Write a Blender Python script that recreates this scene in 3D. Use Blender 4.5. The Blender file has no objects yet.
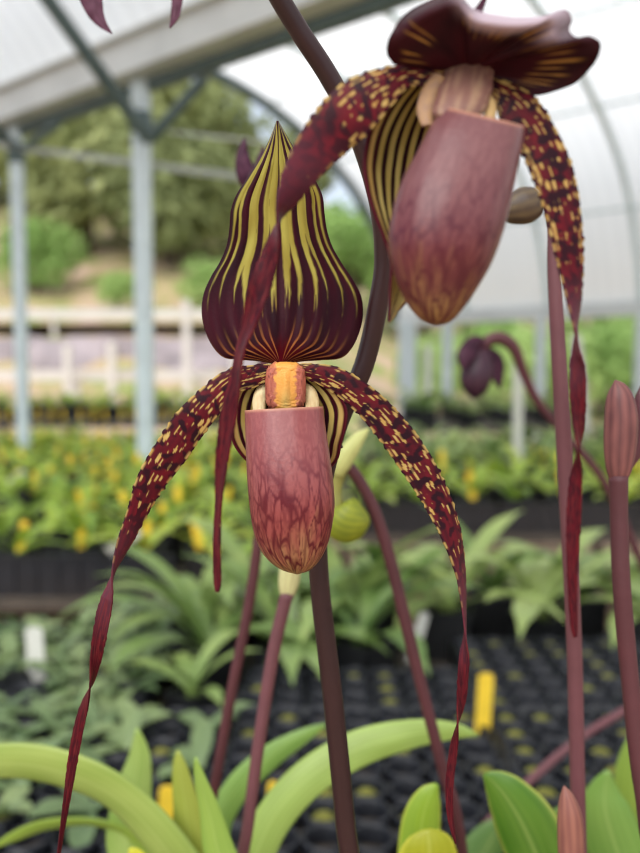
import bpy, bmesh, math, random
import numpy as np
from mathutils import Vector, Matrix, noise
random.seed(7)
C = bpy.context.scene.collection
sc = bpy.context.scene

# ------------------------------------------------------------------ camera frame
H = 1.35
FPX = 800.0
PITCH = math.atan(56.5 / FPX)
CPI, SPI = math.cos(PITCH), math.sin(PITCH)

def P(px, py, Y):
    a = (px - 320) / FPX
    b = -(py - 426.5) / FPX
    d = Vector((a, CPI + b * SPI, -SPI + b * CPI))
    t = Y / d.y
    return Vector((d.x * t, Y, H + d.z * t))

def frame(D):
    k = D / FPX
    return lambda px, py, d=0.0: P(px, py, D + d * k)

# ------------------------------------------------------------------ small maths
def lin(c):
    out = []
    for v in c[:3]:
        v = v / 255.0
        out.append(v / 12.92 if v <= 0.04045 else ((v + 0.055) / 1.055) ** 2.4)
    return tuple(out)

def mix(a, b, t):
    t = max(0.0, min(1.0, t))
    return tuple(x + (y - x) * t for x, y in zip(a, b))

def sm(e0, e1, x):
    if e0 == e1:
        return 1.0 if x > e0 else 0.0
    t = max(0.0, min(1.0, (x - e0) / (e1 - e0)))
    return t * t * (3 - 2 * t)

def lerpk(keys, x):
    if x <= keys[0][0]:
        return keys[0][1]
    for (a, va), (b, vb) in zip(keys, keys[1:]):
        if x <= b:
            return va + (vb - va) * (x - a) / (b - a)
    return keys[-1][1]

def nz(x, y, z=0.0):
    return noise.noise(Vector((x, y, z)))

def catmull(pts, n, by=2):
    """n+1 samples of a Catmull-Rom curve through tuples, even along the first `by` coordinates"""
    pts = [np.array(p, float) for p in pts]
    dense = []
    m = len(pts)
    for i in range(m - 1):
        p0 = pts[i - 1] if i > 0 else 2 * pts[0] - pts[1]
        p1, p2 = pts[i], pts[i + 1]
        p3 = pts[i + 2] if i + 2 < m else 2 * pts[-1] - pts[-2]
        for k in range(24):
            t = k / 24
            dense.append(0.5 * ((2 * p1) + (-p0 + p2) * t + (2 * p0 - 5 * p1 + 4 * p2 - p3) * t * t + (-p0 + 3 * p1 - 3 * p2 + p3) * t ** 3))
    dense.append(pts[-1])
    A = np.array(dense)
    L = np.concatenate([[0], np.cumsum(np.linalg.norm(np.diff(A[:, :by], axis=0), axis=1))])
    q = np.linspace(0, L[-1], n + 1)
    return np.stack([np.interp(q, L, A[:, j]) for j in range(A.shape[1])], axis=1), L[-1]

# ------------------------------------------------------------------ materials
def nodes(name):
    m = bpy.data.materials.new(name)
    m.use_nodes = True
    nt = m.node_tree
    b = nt.nodes['Principled BSDF']
    return m, nt, b

def plain(name, c, rough=0.6, metal=0.0, var=0.0, scale=8.0, bump=0.0, spec=0.5):
    """a colour with a noise variation"""
    m, nt, b = nodes(name)
    b.inputs['Roughness'].default_value = rough
    b.inputs['Metallic'].default_value = metal
    b.inputs['Specular IOR Level'].default_value = spec
    l = lin(c)
    if var or bump:
        tc = nt.nodes.new('ShaderNodeTexCoord')
        n = nt.nodes.new('ShaderNodeTexNoise')
        n.inputs['Scale'].default_value = scale
        n.inputs['Detail'].default_value = 6
        nt.links.new(tc.outputs['Object'], n.inputs['Vector'])
        r = nt.nodes.new('ShaderNodeValToRGB')
        r.color_ramp.elements[0].position = 0.3
        r.color_ramp.elements[1].position = 0.7
        r.color_ramp.elements[0].color = tuple(x * (1 - var) for x in l) + (1,)
        r.color_ramp.elements[1].color = tuple(min(1, x * (1 + var)) for x in l) + (1,)
        nt.links.new(n.outputs['Fac'], r.inputs['Fac'])
        nt.links.new(r.outputs['Color'], b.inputs['Base Color'])
        if bump:
            bp = nt.nodes.new('ShaderNodeBump')
            bp.inputs['Strength'].default_value = bump
            bp.inputs['Distance'].default_value = 0.01
            nt.links.new(n.outputs['Fac'], bp.inputs['Height'])
            nt.links.new(bp.outputs['Normal'], b.inputs['Normal'])
    else:
        b.inputs['Base Color'].default_value = l + (1,)
    return m

def attr_mat(name, rough=0.4, transl=0.25, spec=0.4, bscale=900.0, bump=0.15, sheen=0.0):
    """flower tissue: colour from the mesh's own pattern, fine bump, some light through it"""
    m, nt, b = nodes(name)
    a = nt.nodes.new('ShaderNodeAttribute')
    a.attribute_name = 'Col'
    tc = nt.nodes.new('ShaderNodeTexCoord')
    n = nt.nodes.new('ShaderNodeTexNoise')
    n.inputs['Scale'].default_value = bscale
    n.inputs['Detail'].default_value = 4
    nt.links.new(tc.outputs['Object'], n.inputs['Vector'])
    bp = nt.nodes.new('ShaderNodeBump')
    bp.inputs['Strength'].default_value = bump
    bp.inputs['Distance'].default_value = 0.0006
    nt.links.new(n.outputs['Fac'], bp.inputs['Height'])
    nt.links.new(bp.outputs['Normal'], b.inputs['Normal'])
    nt.links.new(a.outputs['Color'], b.inputs['Base Color'])
    b.inputs['Roughness'].default_value = rough
    b.inputs['Specular IOR Level'].default_value = spec
    b.inputs['Sheen Weight'].default_value = sheen
    if transl:
        t = nt.nodes.new('ShaderNodeBsdfTranslucent')
        nt.links.new(a.outputs['Color'], t.inputs['Color'])
        mx = nt.nodes.new('ShaderNodeMixShader')
        mx.inputs[0].default_value = transl
        nt.links.new(b.outputs[0], mx.inputs[1])
        nt.links.new(t.outputs[0], mx.inputs[2])
        nt.links.new(mx.outputs[0], nt.nodes['Material Output'].inputs['Surface'])
    return m

def leaf_mat(name, c1, c2, c3, rough=0.38, transl=0.3, scale=12.0, spec=0.5):
    """leaf green that differs from plant to plant and across the blade"""
    m, nt, b = nodes(name)
    oi = nt.nodes.new('ShaderNodeObjectInfo')
    tc = nt.nodes.new('ShaderNodeTexCoord')
    n = nt.nodes.new('ShaderNodeTexNoise')
    n.inputs['Scale'].default_value = scale
    nt.links.new(tc.outputs['Object'], n.inputs['Vector'])
    ad = nt.nodes.new('ShaderNodeMath'); ad.operation = 'MULTIPLY_ADD'
    ad.inputs[1].default_value = 0.45
    nt.links.new(oi.outputs['Random'], ad.inputs[0])
    mu = nt.nodes.new('ShaderNodeMath'); mu.operation = 'MULTIPLY'
    mu.inputs[1].default_value = 0.6
    nt.links.new(n.outputs['Fac'], mu.inputs[0])
    nt.links.new(mu.outputs[0], ad.inputs[2])
    r = nt.nodes.new('ShaderNodeValToRGB')
    r.color_ramp.elements[0].position = 0.2
    r.color_ramp.elements[0].color = lin(c1) + (1,)
    r.color_ramp.elements[1].position = 0.85
    r.color_ramp.elements[1].color = lin(c3) + (1,)
    e = r.color_ramp.elements.new(0.5)
    e.color = lin(c2) + (1,)
    nt.links.new(ad.outputs[0], r.inputs['Fac'])
    nt.links.new(r.outputs['Color'], b.inputs['Base Color'])
    b.inputs['Roughness'].default_value = rough
    b.inputs['Specular IOR Level'].default_value = spec
    t = nt.nodes.new('ShaderNodeBsdfTranslucent')
    nt.links.new(r.outputs['Color'], t.inputs['Color'])
    mx = nt.nodes.new('ShaderNodeMixShader')
    mx.inputs[0].default_value = transl
    nt.links.new(b.outputs[0], mx.inputs[1])
    nt.links.new(t.outputs[0], mx.inputs[2])
    nt.links.new(mx.outputs[0], nt.nodes['Material Output'].inputs['Surface'])
    return m

def roof_mat():
    m, nt, b = nodes('polycarbonate_roof')
    tc = nt.nodes.new('ShaderNodeTexCoord')
    w = nt.nodes.new('ShaderNodeTexNoise')
    w.inputs['Scale'].default_value = 2.5
    w.inputs['Detail'].default_value = 5
    nt.links.new(tc.outputs['Object'], w.inputs['Vector'])
    r = nt.nodes.new('ShaderNodeValToRGB')
    r.color_ramp.elements[0].color = (0.88, 0.88, 0.86, 1)
    r.color_ramp.elements[1].color = (0.96, 0.96, 0.94, 1)
    nt.links.new(w.outputs['Fac'], r.inputs['Fac'])
    geo = nt.nodes.new('ShaderNodeNewGeometry')
    mp = nt.nodes.new('ShaderNodeMapping')
    mp.inputs['Rotation'].default_value = (0, 0, math.radians(39.3))
    nt.links.new(geo.outputs['Position'], mp.inputs['Vector'])
    wv = nt.nodes.new('ShaderNodeTexWave')
    wv.bands_direction = 'X'
    wv.inputs['Scale'].default_value = 2.6
    wv.inputs['Distortion'].default_value = 0.6
    nt.links.new(mp.outputs[0], wv.inputs['Vector'])
    wr = nt.nodes.new('ShaderNodeMapRange')
    wr.inputs['To Min'].default_value = 0.93
    wr.inputs['To Max'].default_value = 1.0
    nt.links.new(wv.outputs['Fac'], wr.inputs['Value'])
    vm = nt.nodes.new('ShaderNodeVectorMath'); vm.operation = 'SCALE'
    nt.links.new(r.outputs['Color'], vm.inputs[0])
    nt.links.new(wr.outputs[0], vm.inputs['Scale'])
    d = nt.nodes.new('ShaderNodeBsdfDiffuse')
    t = nt.nodes.new('ShaderNodeBsdfTranslucent')
    nt.links.new(vm.outputs[0], d.inputs['Color'])
    nt.links.new(vm.outputs[0], t.inputs['Color'])
    mx = nt.nodes.new('ShaderNodeMixShader')
    mx.inputs[0].default_value = 0.86
    nt.links.new(d.outputs[0], mx.inputs[1])
    nt.links.new(t.outputs[0], mx.inputs[2])
    nt.links.new(mx.outputs[0], nt.nodes['Material Output'].inputs['Surface'])
    return m

M = {}
M['sepal'] = attr_mat('striped_sepal', 0.42, 0.10, 0.12)
M['petal'] = attr_mat('spotted_petal', 0.42, 0.10, 0.14)
M['pouch'] = attr_mat('veined_pouch', 0.34, 0.08, 0.4, 700, 0.22, 0.0)
M['column'] = attr_mat('waxy_column', 0.45, 0.15, 0.4, 1500, 0.5)
M['stem'] = plain('dark_purple_stem', (44, 22, 24), 0.40, var=0.12, scale=60, bump=0.04, spec=.35)
M['pink_stem'] = plain('dusky_pink_stem', (98, 56, 62), 0.6, var=0.10, scale=60, bump=0.05)
M['red_stem'] = plain('dark_red_stem', (76, 34, 40), 0.6, var=0.12, scale=60, bump=0.05)
M['bud'] = attr_mat('closed_bud', 0.45, 0.1, 0.4)
M['strap'] = attr_mat('strap_leaf', 0.36, 0.28, 0.5, 300, 0.1)
M['seedling'] = leaf_mat('yellow_green_leaf', (112, 146, 50), (158, 184, 66), (196, 208, 84))
M['green'] = leaf_mat('mid_green_leaf', (90, 120, 62), (132, 156, 88), (176, 192, 118))
M['greydull'] = leaf_mat('grey_green_leaf', (84, 108, 72), (116, 138, 92), (148, 164, 110))
M['tree'] = leaf_mat('tree_leaf', (128, 138, 92), (150, 160, 108), (182, 188, 130), 0.7, 0.3, 0.6, 0.2)
M['brightree'] = leaf_mat('bright_tree_leaf', (128, 160, 88), (150, 182, 106), (178, 202, 128), 0.7, 0.35, 0.6, 0.2)
M['bark'] = plain('tree_bark', (92, 80, 66), 0.9, var=0.3, scale=6, bump=0.4)
M['pot'] = plain('black_plastic', (18, 19, 22), 0.5, var=0.2, scale=40)
M['tray'] = plain('black_tray_plastic', (28, 30, 36), 0.4, var=0.2, scale=30)
M['mix'] = plain('bark_potting_mix', (58, 50, 42), 0.95, var=0.6, scale=90, bump=0.8)
M['moss'] = plain('moss', (112, 112, 44), 0.95, var=0.5, scale=120, bump=0.8)
M['yellow'] = plain('yellow_plastic', (240, 204, 62), 0.5, var=0.08, scale=30)
M['white'] = plain('white_plastic', (206, 206, 198), 0.5, var=0.05, scale=30)
M['galv'] = plain('galvanised_steel', (196, 208, 212), 0.55, 0.1, var=0.1, scale=12)
M['gutter'] = plain('pale_gutter', (200, 204, 204), 0.6, 0.0, var=0.08, scale=6)
M['darksteel'] = plain('dark_green_steel', (84, 100, 100), 0.6, 0.1, var=0.15, scale=12)
M['rafter'] = plain('blue_grey_steel', (200, 216, 218), 0.6, 0.0, var=0.1, scale=12)
M['roof'] = roof_mat()
M['floor'] = plain('brown_gravel', (190, 160, 132), 0.95, var=0.35, scale=18, bump=0.7)
M['bench'] = plain('bench_steel', (76, 68, 60), 0.7, 0.0, var=0.2, scale=20)
M['soil'] = plain('dry_bank', (186, 166, 140), 0.95, var=0.22, scale=0.7, bump=0.4)
M['rock'] = plain('grey_rock', (142, 132, 134), 0.9, var=0.35, scale=1.6, bump=0.8)
M['rail'] = plain('white_painted_rail', (196, 192, 186), 0.6, var=0.05, scale=4)
M['road'] = plain('pale_road', (176, 166, 160), 0.9, var=0.1, scale=2)

# ground outside: dry earth with patches of grass
def ground_mat():
    m, nt, b = nodes('dry_grass_bank')
    tc = nt.nodes.new('ShaderNodeTexCoord')
    n = nt.nodes.new('ShaderNodeTexNoise')
    n.inputs['Scale'].default_value = 0.9
    n.inputs['Detail'].default_value = 8
    nt.links.new(tc.outputs['Object'], n.inputs['Vector'])
    r = nt.nodes.new('ShaderNodeValToRGB')
    r.color_ramp.elements[0].position = 0.36
    r.color_ramp.elements[0].color = lin((126, 142, 76)) + (1,)
    r.color_ramp.elements[1].position = 0.62
    r.color_ramp.elements[1].color = lin((184, 158, 140)) + (1,)
    e = r.color_ramp.elements.new(0.48)
    e.color = lin((164, 148, 108)) + (1,)
    nt.links.new(n.outputs['Fac'], r.inputs['Fac'])
    nt.links.new(r.outputs['Color'], b.inputs['Base Color'])
    b.inputs['Roughness'].default_value = 0.95
    return m
M['ground'] = ground_mat()

# ------------------------------------------------------------------ object helpers
ORG = {}
def link_mesh(name, verts, faces, mat, parent=None, cols=None, smooth=True):
    A = np.array([tuple(v) for v in verts], float)
    if parent is not None:
        off = ORG[parent.name].copy()
    else:
        off = Vector((float(A[:, 0].min() + A[:, 0].max()) / 2, float(A[:, 1].min() + A[:, 1].max()) / 2, float(A[:, 2].min())))
    A = A - np.array(off)
    me = bpy.data.meshes.new(name)
    me.from_pydata(A.tolist(), [], faces)
    if cols is not None:
        a = me.color_attributes.new('Col', 'FLOAT_COLOR', 'POINT')
        flat = np.ones((len(verts), 4), dtype=np.float32)
        flat[:, :3] = np.array(cols, dtype=np.float32)
        a.data.foreach_set('color', flat.ravel())
    if smooth:
        me.polygons.foreach_set('use_smooth', [True] * len(me.polygons))
    me.materials.append(mat)
    me.update()
    o = bpy.data.objects.new(name, me)
    C.objects.link(o)
    o.location = off - (ORG[parent.name] if parent is not None else Vector((0, 0, 0)))
    ORG[o.name] = off
    if parent is not None:
        o.parent = parent
    return o

def empty(name, loc=(0, 0, 0), parent=None):
    o = bpy.data.objects.new(name, None)
    o.empty_display_size = 0.02
    C.objects.link(o)
    o.location = Vector(loc) - (ORG[parent.name] if parent is not None else Vector((0, 0, 0)))
    ORG[o.name] = Vector(loc)
    if parent is not None:
        o.parent = parent
    return o

def tag(o, label, cat, group=None, kind=None):
    o['label'] = label
    if cat:
        o['category'] = cat
    if group:
        o['group'] = group
    if kind:
        o['kind'] = kind
    return o

def struct(o, label=None):
    o['kind'] = 'structure'
    if label:
        o['label'] = label
    return o

def grid(name, pts, mat, parent=None, cols=None, closed=False, thick=0.0, cap=False, sub=0):
    R, K = len(pts), len(pts[0])
    verts = [p for row in pts for p in row]
    faces = []
    for i in range(R - 1):
        for j in range(K if closed else K - 1):
            j2 = (j + 1) % K
            faces.append((i * K + j, i * K + j2, (i + 1) * K + j2, (i + 1) * K + j))
    if cap:
        faces.append(tuple(reversed(range(K))))
        faces.append(tuple((R - 1) * K + j for j in range(K)))
    cl = [c for row in cols for c in row] if cols is not None else None
    o = link_mesh(name, verts, faces, mat, parent, cl)
    if thick:
        s = o.modifiers.new('thick', 'SOLIDIFY')
        s.thickness = thick
        s.offset = 0
    return o

class MB:
    """collects simple solids into one mesh"""
    def __init__(self):
        self.v, self.f = [], []
    def box(self, c, s, rot=None):
        n = len(self.v)
        for x in (-.5, .5):
            for y in (-.5, .5):
                for z in (-.5, .5):
                    p = Vector((x * s[0], y * s[1], z * s[2]))
                    if rot is not None:
                        p = rot @ p
                    self.v.append(p + Vector(c))
        for q in ((0, 1, 3, 2), (4, 6, 7, 5), (0, 4, 5, 1), (2, 3, 7, 6), (0, 2, 6, 4), (1, 5, 7, 3)):
            self.f.append(tuple(n + i for i in q))
        return self
    def tube(self, pts, rad, k=10, cap=True):
        n = len(self.v)
        m = len(pts)
        pts = [Vector(p) for p in pts]
        ref = None
        for i, p in enumerate(pts):
            t = (pts[min(i + 1, m - 1)] - pts[max(i - 1, 0)]).normalized()
            if ref is None:
                ref = t.orthogonal().normalized()
            a = (ref - t * ref.dot(t)).normalized()
            ref = a
            b = t.cross(a)
            r = rad[i] if isinstance(rad, (list, tuple)) else rad
            for j in range(k):
                th = 2 * math.pi * j / k
                self.v.append(p + (a * math.cos(th) + b * math.sin(th)) * r)
        for i in range(m - 1):
            for j in range(k):
                j2 = (j + 1) % k
                self.f.append((n + i * k + j, n + i * k + j2, n + (i + 1) * k + j2, n + (i + 1) * k + j))
        if cap:
            self.f.append(tuple(n + j for j in reversed(range(k))))
            self.f.append(tuple(n + (m - 1) * k + j for j in range(k)))
        return self
    def beam(self, a, b, w, h):
        a, b = Vector(a), Vector(b)
        d = (b - a)
        L = d.length
        d.normalize()
        up = Vector((0, 0, 1))
        if abs(d.z) > 0.99:
            up = Vector((0, 1, 0))
        s = d.cross(up).normalized()
        u = s.cross(d)
        rot = Matrix((s, d, u)).transposed()
        return self.box((a + b) / 2, (w, L, h), rot)
    def grid(self, pts, closed=False):
        n = len(self.v)
        R, K = len(pts), len(pts[0])
        for r in pts:
            self.v.extend(r)
        for i in range(R - 1):
            for j in range(K if closed else K - 1):
                j2 = (j + 1) % K
                self.f.append((n + i * K + j, n + i * K + j2, n + (i + 1) * K + j2, n + (i + 1) * K + j))
        return self
    def build(self, name, mat, parent=None, smooth=False, bevel=0.0):
        o = link_mesh(name, self.v, self.f, mat, parent, None, smooth)
        if bevel:
            b = o.modifiers.new('bev', 'BEVEL')
            b.width = bevel
            b.segments = 2
        return o

def tube_keys(name, keys, mat, parent, n=90, k=16):
    """stem through (px, py, depth, radius in px)"""
    A, _ = catmull(keys, n)
    pts = [P(a[0], a[1], a[2]) for a in A]
    rad = [a[3] * a[2] / FPX for a in A]
    mb = MB()
    mb.tube(pts, rad, k)
    return mb.build(name, mat, parent, smooth=True)

# ------------------------------------------------------------------ flower builders
def ribbon(name, F, keys, colf, mat, parent, rows=260, cols=24, cup=0.12, edge=0.0, thick=0.0006):
    """keys: px, py, depth px, half width px, twist degrees"""
    A, L = catmull(keys, rows)
    D0 = (F(320, 426, 0) - Vector((0, 0, H))).length
    cen = [F(a[0], a[1], a[2]) for a in A]
    pts, cl = [], []
    V = Vector((0, 1, 0))
    for i, a in enumerate(A):
        T = (cen[min(i + 1, rows)] - cen[max(i - 1, 0)]).normalized()
        S = T.cross(V).normalized()
        N = S.cross(T).normalized()
        tw = math.radians(a[4])
        hv = S * math.cos(tw) + N * math.sin(tw)
        nv = N * math.cos(tw) - S * math.sin(tw)
        k = cen[i].y / FPX
        w = max(a[3], 0.25) * k
        u = i / rows
        row, crow = [], []
        for j in range(cols + 1):
            s = -1 + 2 * j / cols
            e = 1.0
            if edge and abs(s) > 0.9:
                e += edge * nz(u * L / 5.0, 3 if s > 0 else 9)
            row.append(cen[i] + hv * (s * w * e) + nv * (cup * w * (s * s - 0.4)))
            crow.append(colf(s, u, u * L))
        pts.append(row)
        cl.append(crow)
    return grid(name, pts, mat, parent, cl, thick=thick)

MAROON = lin((84, 14, 30))
DKMAR = lin((48, 12, 26))
YEL = lin((180, 144, 76))
YELG = lin((182, 170, 84))

def petal_color(seed, solid=0.62, hw=15.0):
    """dark red ground, darker blotches, narrow yellow dashes between the veins; fades to plain dark red down the tail"""
    def f(s, u, l):
        n = 7.0
        x = s + .07 * nz(l / 24, seed, 1) + .03 * nz(l / 7, s * 2, seed)
        lane = x * n / 2 + 50
        k = math.floor(lane)
        fr = abs(lane - k - .5) * 2
        d = 1.15 * nz((l + k * 13.7) / 11.0, k * 1.37 + seed, 4) + .35 * nz(l / 4.0, k * 2.1 + seed, 9)
        blot = nz(l / 8.0, x * 1.9 + seed, 17) + .5 * nz(l / 17, x * 1.2, seed + 5)
        edge = sm(.62, .95, abs(s))
        fade = sm(solid - .26, solid, u)
        dark = sm(.02, .22, blot) * (1 - .5 * edge)
        base = mix(lin((98, 16, 28)), lin((66, 11, 23)), .5 + nz(l / 20, x * 3, seed + 30))
        base = mix(base, lin((38, 8, 20)), dark * (1 - .4 * fade))
        thr = -.13 + .85 * fade - .10 * edge
        spot = sm(thr, thr + .14, d - 1.05 * fr ** 1.25 - .40 * dark)
        spot *= 1 - .7 * dark
        if abs(s) > .84 and u < solid - .05:
            m = math.sin(l / 2.5 + 1.8 * nz(l / 18, seed, 3))
            e2 = sm(.84, .90, abs(s))
            spot = spot * (1 - e2) + e2 * .9 * sm(-.3, .3, m)
            base = mix(base, lin((48, 12, 26)), e2)
        c = mix(base, mix(YEL, lin((188, 162, 98)), .5 + nz(l / 6, s * 4)), spot * (1 - .5 * fade))
        pale = sm(solid - .16, solid - .05, u) * (1 - sm(solid + .02, solid + .08, u))
        c = mix(c, lin((100, 56, 70)), .55 * pale)
        if u > solid:
            fine = sm(.1, .35, nz(l / 22, s * 8, seed + 2))
            c = mix(c, lin((128, 48, 48)), fine * .5)
            c = mix(c, lin((46, 10, 22)), .35 + .3 * nz(l / 30, s * 2, seed + 7))
        return c
    return f

def fan_sepal(name, F, base, tip, left, right, depth, colf, mat, parent, nu=170, ns=61, thick=0.0007):
    """blade between a left and right outline; the veins run from base to tip"""
    Lc, _ = catmull([base] + left + [tip], nu)
    Rc, _ = catmull([base] + right + [tip], nu)
    pts, cl = [], []
    for i in range(nu + 1):
        u = i / nu
        c = np.array(base) + (np.array(tip) - np.array(base)) * u
        c = 0.75 * c + 0.25 * (0.5 * (Lc[i] + Rc[i])) if 0 < i < nu else c
        row, crow = [], []
        for j in range(ns):
            s = -1 + 2 * j / (ns - 1)
            B = Lc[i] if s < 0 else Rc[i]
            p = c + (B - c) * abs(s)
            row.append(F(p[0], p[1], depth(s, u)))
            crow.append(colf(s, u))
        pts.append(row)
        cl.append(crow)
    return grid(name, pts, mat, parent, cl, thick=thick)

def pouch(name, F, left, right, dc, kd, colf, mat, parent, rows=130, k=120, thick=0.0012):
    Lc, _ = catmull(left, rows)
    Rc, _ = catmull(right, rows)
    pts, cl = [], []
    for i in range(rows + 1):
        t = i / rows
        c = (Lc[i] + Rc[i]) / 2
        h = (Rc[i] - Lc[i]) / 2
        r = np.linalg.norm(h)
        row, crow = [], []
        for j in range(k):
            th = 2 * math.pi * j / k
            cs, sn = math.cos(th), math.sin(th)
            e = 0.86                             # slightly squared section
            x = math.copysign(abs(cs) ** e, cs)
            z = math.copysign(abs(sn) ** e, sn)
            p = c + h * x
            rip = 0.25 * math.sin(th * 9 + 2 * nz(t * 3, th)) * sm(0.0, 0.2, t) * (1 - sm(.9, 1, t))
            row.append(F(p[0], p[1], dc(t) - (r * kd + rip) * z))
            crow.append(colf(th, t, p))
        pts.append(row)
        cl.append(crow)
    return grid(name, pts, mat, parent, cl, closed=True, thick=thick)

def pouch_color(seed, top, vein, low, toe, vein_low):
    def f(th, t, p):
        a = th / (2 * math.pi)
        v = Vector((math.cos(th) * 2.5, math.sin(th) * 2.5, t * 3.1 + seed))
        v += 0.25 * Vector((nz(v.x * 2, v.y * 2, v.z * 2), nz(v.y * 2, v.z * 2, v.x), nz(v.z, v.x * 2, v.y)))
        d, _ = noise.voronoi(v * 1.75)
        e = d[1] - d[0]
        d2, _ = noise.voronoi(Vector((v.x * 3.6, v.y * 3.6, v.z * 2.4)))
        e2 = d2[1] - d2[0]
        base = mix(top, low, sm(0.15, 0.75, t + 0.12 * nz(v.x, v.y, v.z)))
        base = mix(base, toe, 1.0 * sm(0.60, 1.0, t + 0.2 * nz(v.x * 2, v.y * 2, v.z * 2)))
        vn = mix(vein, vein_low, sm(0.15, 0.6, t))
        w = 0.22
        amt = (1 - sm(0.02, w, e)) * (0.30 + 0.70 * sm(0.05, 0.5, t))
        st = abs(((a * 17 + .35 * nz(t * 4, a * 9, seed)) % 1) - .5)
        amt = max(amt, (1 - sm(.04, .16, st)) * (.25 + .4 * sm(.3, .7, t)) * sm(-.25, .1, nz(a * 17, t * 3, 4)))
        amt2 = (1 - sm(0.0, 0.22, e2)) * (.34 + .22 * t)
        c = mix(base, vn, max(amt, amt2))
        c = mix(c, lin((216, 160, 128)), 0.6 * (1 - sm(0.0, 0.02, t)))
        return c
    return f

# ------------------------------------------------------------------ pots and plants
def pot_mesh(mb, x, y, z, r, h):
    prof = [(0.0, 0.0), (r * .72, 0.0), (r * .95, h * .86), (r, h * .86), (r, h), (r * .9, h), (r * .88, h * .82), (r * .75, h * 0.5)]
    rows = []
    for q, zz in prof:
        rows.append([Vector((x + q * math.cos(2 * math.pi * j / 20), y + q * math.sin(2 * math.pi * j / 20), z + zz)) for j in range(20)])
    mb.grid(rows, closed=True)

def soil_mesh(mb, x, y, z, r):
    rows = []
    for q in (0.001, 0.5, 1.0):
        rows.append([Vector((x + r * q * math.cos(2 * math.pi * j / 20), y + r * q * math.sin(2 * math.pi * j / 20), z + 0.006 * nz(q * 5, j * 0.9))) for j in range(20)])
    mb.grid(rows, closed=True)

def leaf_into(mb, base, az, L, W, el, droop, rows=9, fold=0.25, tipr=0.35):
    """arching strap leaf"""
    d = Vector((math.cos(az), math.sin(az), 0))
    sd = Vector((-math.sin(az), math.cos(az), 0))
    p = Vector(base)
    ang = el
    out = []
    for i in range(rows + 1):
        t = i / rows
        w = W * (0.45 + 0.55 * sm(0, 0.45, t)) * (1 - sm(1 - tipr, 1.0, t) ** 1.5)
        w = max(w, W * 0.03)
        nrm = Vector((0, 0, 1)) * math.cos(ang) - d * math.sin(ang)
        out.append([p - sd * w + nrm * (w * fold), p - sd * w * .5 + nrm * (w * fold * .4), p.copy(), p + sd * w * .5 + nrm * (w * fold * .4), p + sd * w + nrm * (w * fold)])
        st = L / rows
        p = p + (d * math.cos(ang) + Vector((0, 0, 1)) * math.sin(ang)) * st
        ang -= droop / rows * (0.5 + t)
    mb.grid(out)

def strap_leaf(keys, c1, c2, parent, D=0.44, margin=None, label=None, rows=80, name='leaf', cup=0.22):
    F = frame(D)
    seed = keys[0][0] * 0.1
    def colf(s, u, l):
        c = mix(lin(c1), lin(c2), 0.5 + 0.5 * nz(l / 60, s * 1.5, seed) + 0.25 * math.cos(s * 22))
        c = mix(c, mix(lin(c2), (0.6, 0.7, 0.25), 0.3), 0.5 * (1 - sm(0.0, 0.10, abs(s))))
        if margin:
            c = mix(c, lin(margin), sm(0.86, 0.97, abs(s)))
        return c
    o = ribbon(name, F, keys, colf, M['strap'], parent, rows=rows, cols=16, cup=cup, thick=0.0012)
    if label:
        o['label'] = label
    return o

BZ = 0.75     # bench top

def potted_root(name, x, y, label, cat='orchid', group=None, r=0.042, h=0.1):
    t = empty(name, (x, y, BZ))
    tag(t, label, cat, group)
    mb = MB(); pot_mesh(mb, x, y, BZ, r, h)
    mb.build('pot', M['pot'], t, smooth=True)
    mb = MB(); soil_mesh(mb, x, y, BZ + h * .9, r * .87)
    mb.build('potting_mix', M['mix'], t, smooth=True)
    return t

# ================================================================== THE ORCHID
D1, D2 = 0.272, 0.205
F1, F2 = frame(D1), frame(D2)
orchid = potted_root('slipper_orchid', 0.013, 0.302, 'tall slipper orchid spike with two open maroon and yellow striped flowers in sharp focus')

tube_keys('stem', [(335, 1160, .302, 10.5), (350, 900, .294, 10.5), (345, 820, .293, 10.5), (333, 700, .292, 10.3), (319, 575, .291, 10), (320, 500, .291, 9.8), (338, 425, .291, 9.8),
                   (364, 365, .290, 10), (379, 300, .287, 10), (384, 255, .285, 9.8), (377, 195, .281, 9.5), (354, 125, .276, 9.5), (328, 75, .272, 9.7), (300, 32, .268, 9.8), (276, -8, .264, 9.8), (255, -50, .260, 9.4), (240, -95, .256, 8.5)],
          M['stem'], orchid, n=160)

# ---- flower facing the camera
fl = empty('flower', F1(282, 385, 30), orchid)
fl['label'] = 'open flower with upright striped hood'

def dorsal_depth(s, u):
    d = 16 + 26 * s * s * math.exp(-((u - .32) / .26) ** 2) + 12 * s * s * u - 20 * sm(.45, 1.0, u) * (1 - .3 * u)
    d += 6 * (1 - sm(0, .15, u)) - 5 * math.exp(-((u - .2) / .15) ** 2)
    d += 0.9 * math.cos(s * math.pi * 10) * sm(.05, .25, u) * (1 - sm(.75, .98, u))
    return d

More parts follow.
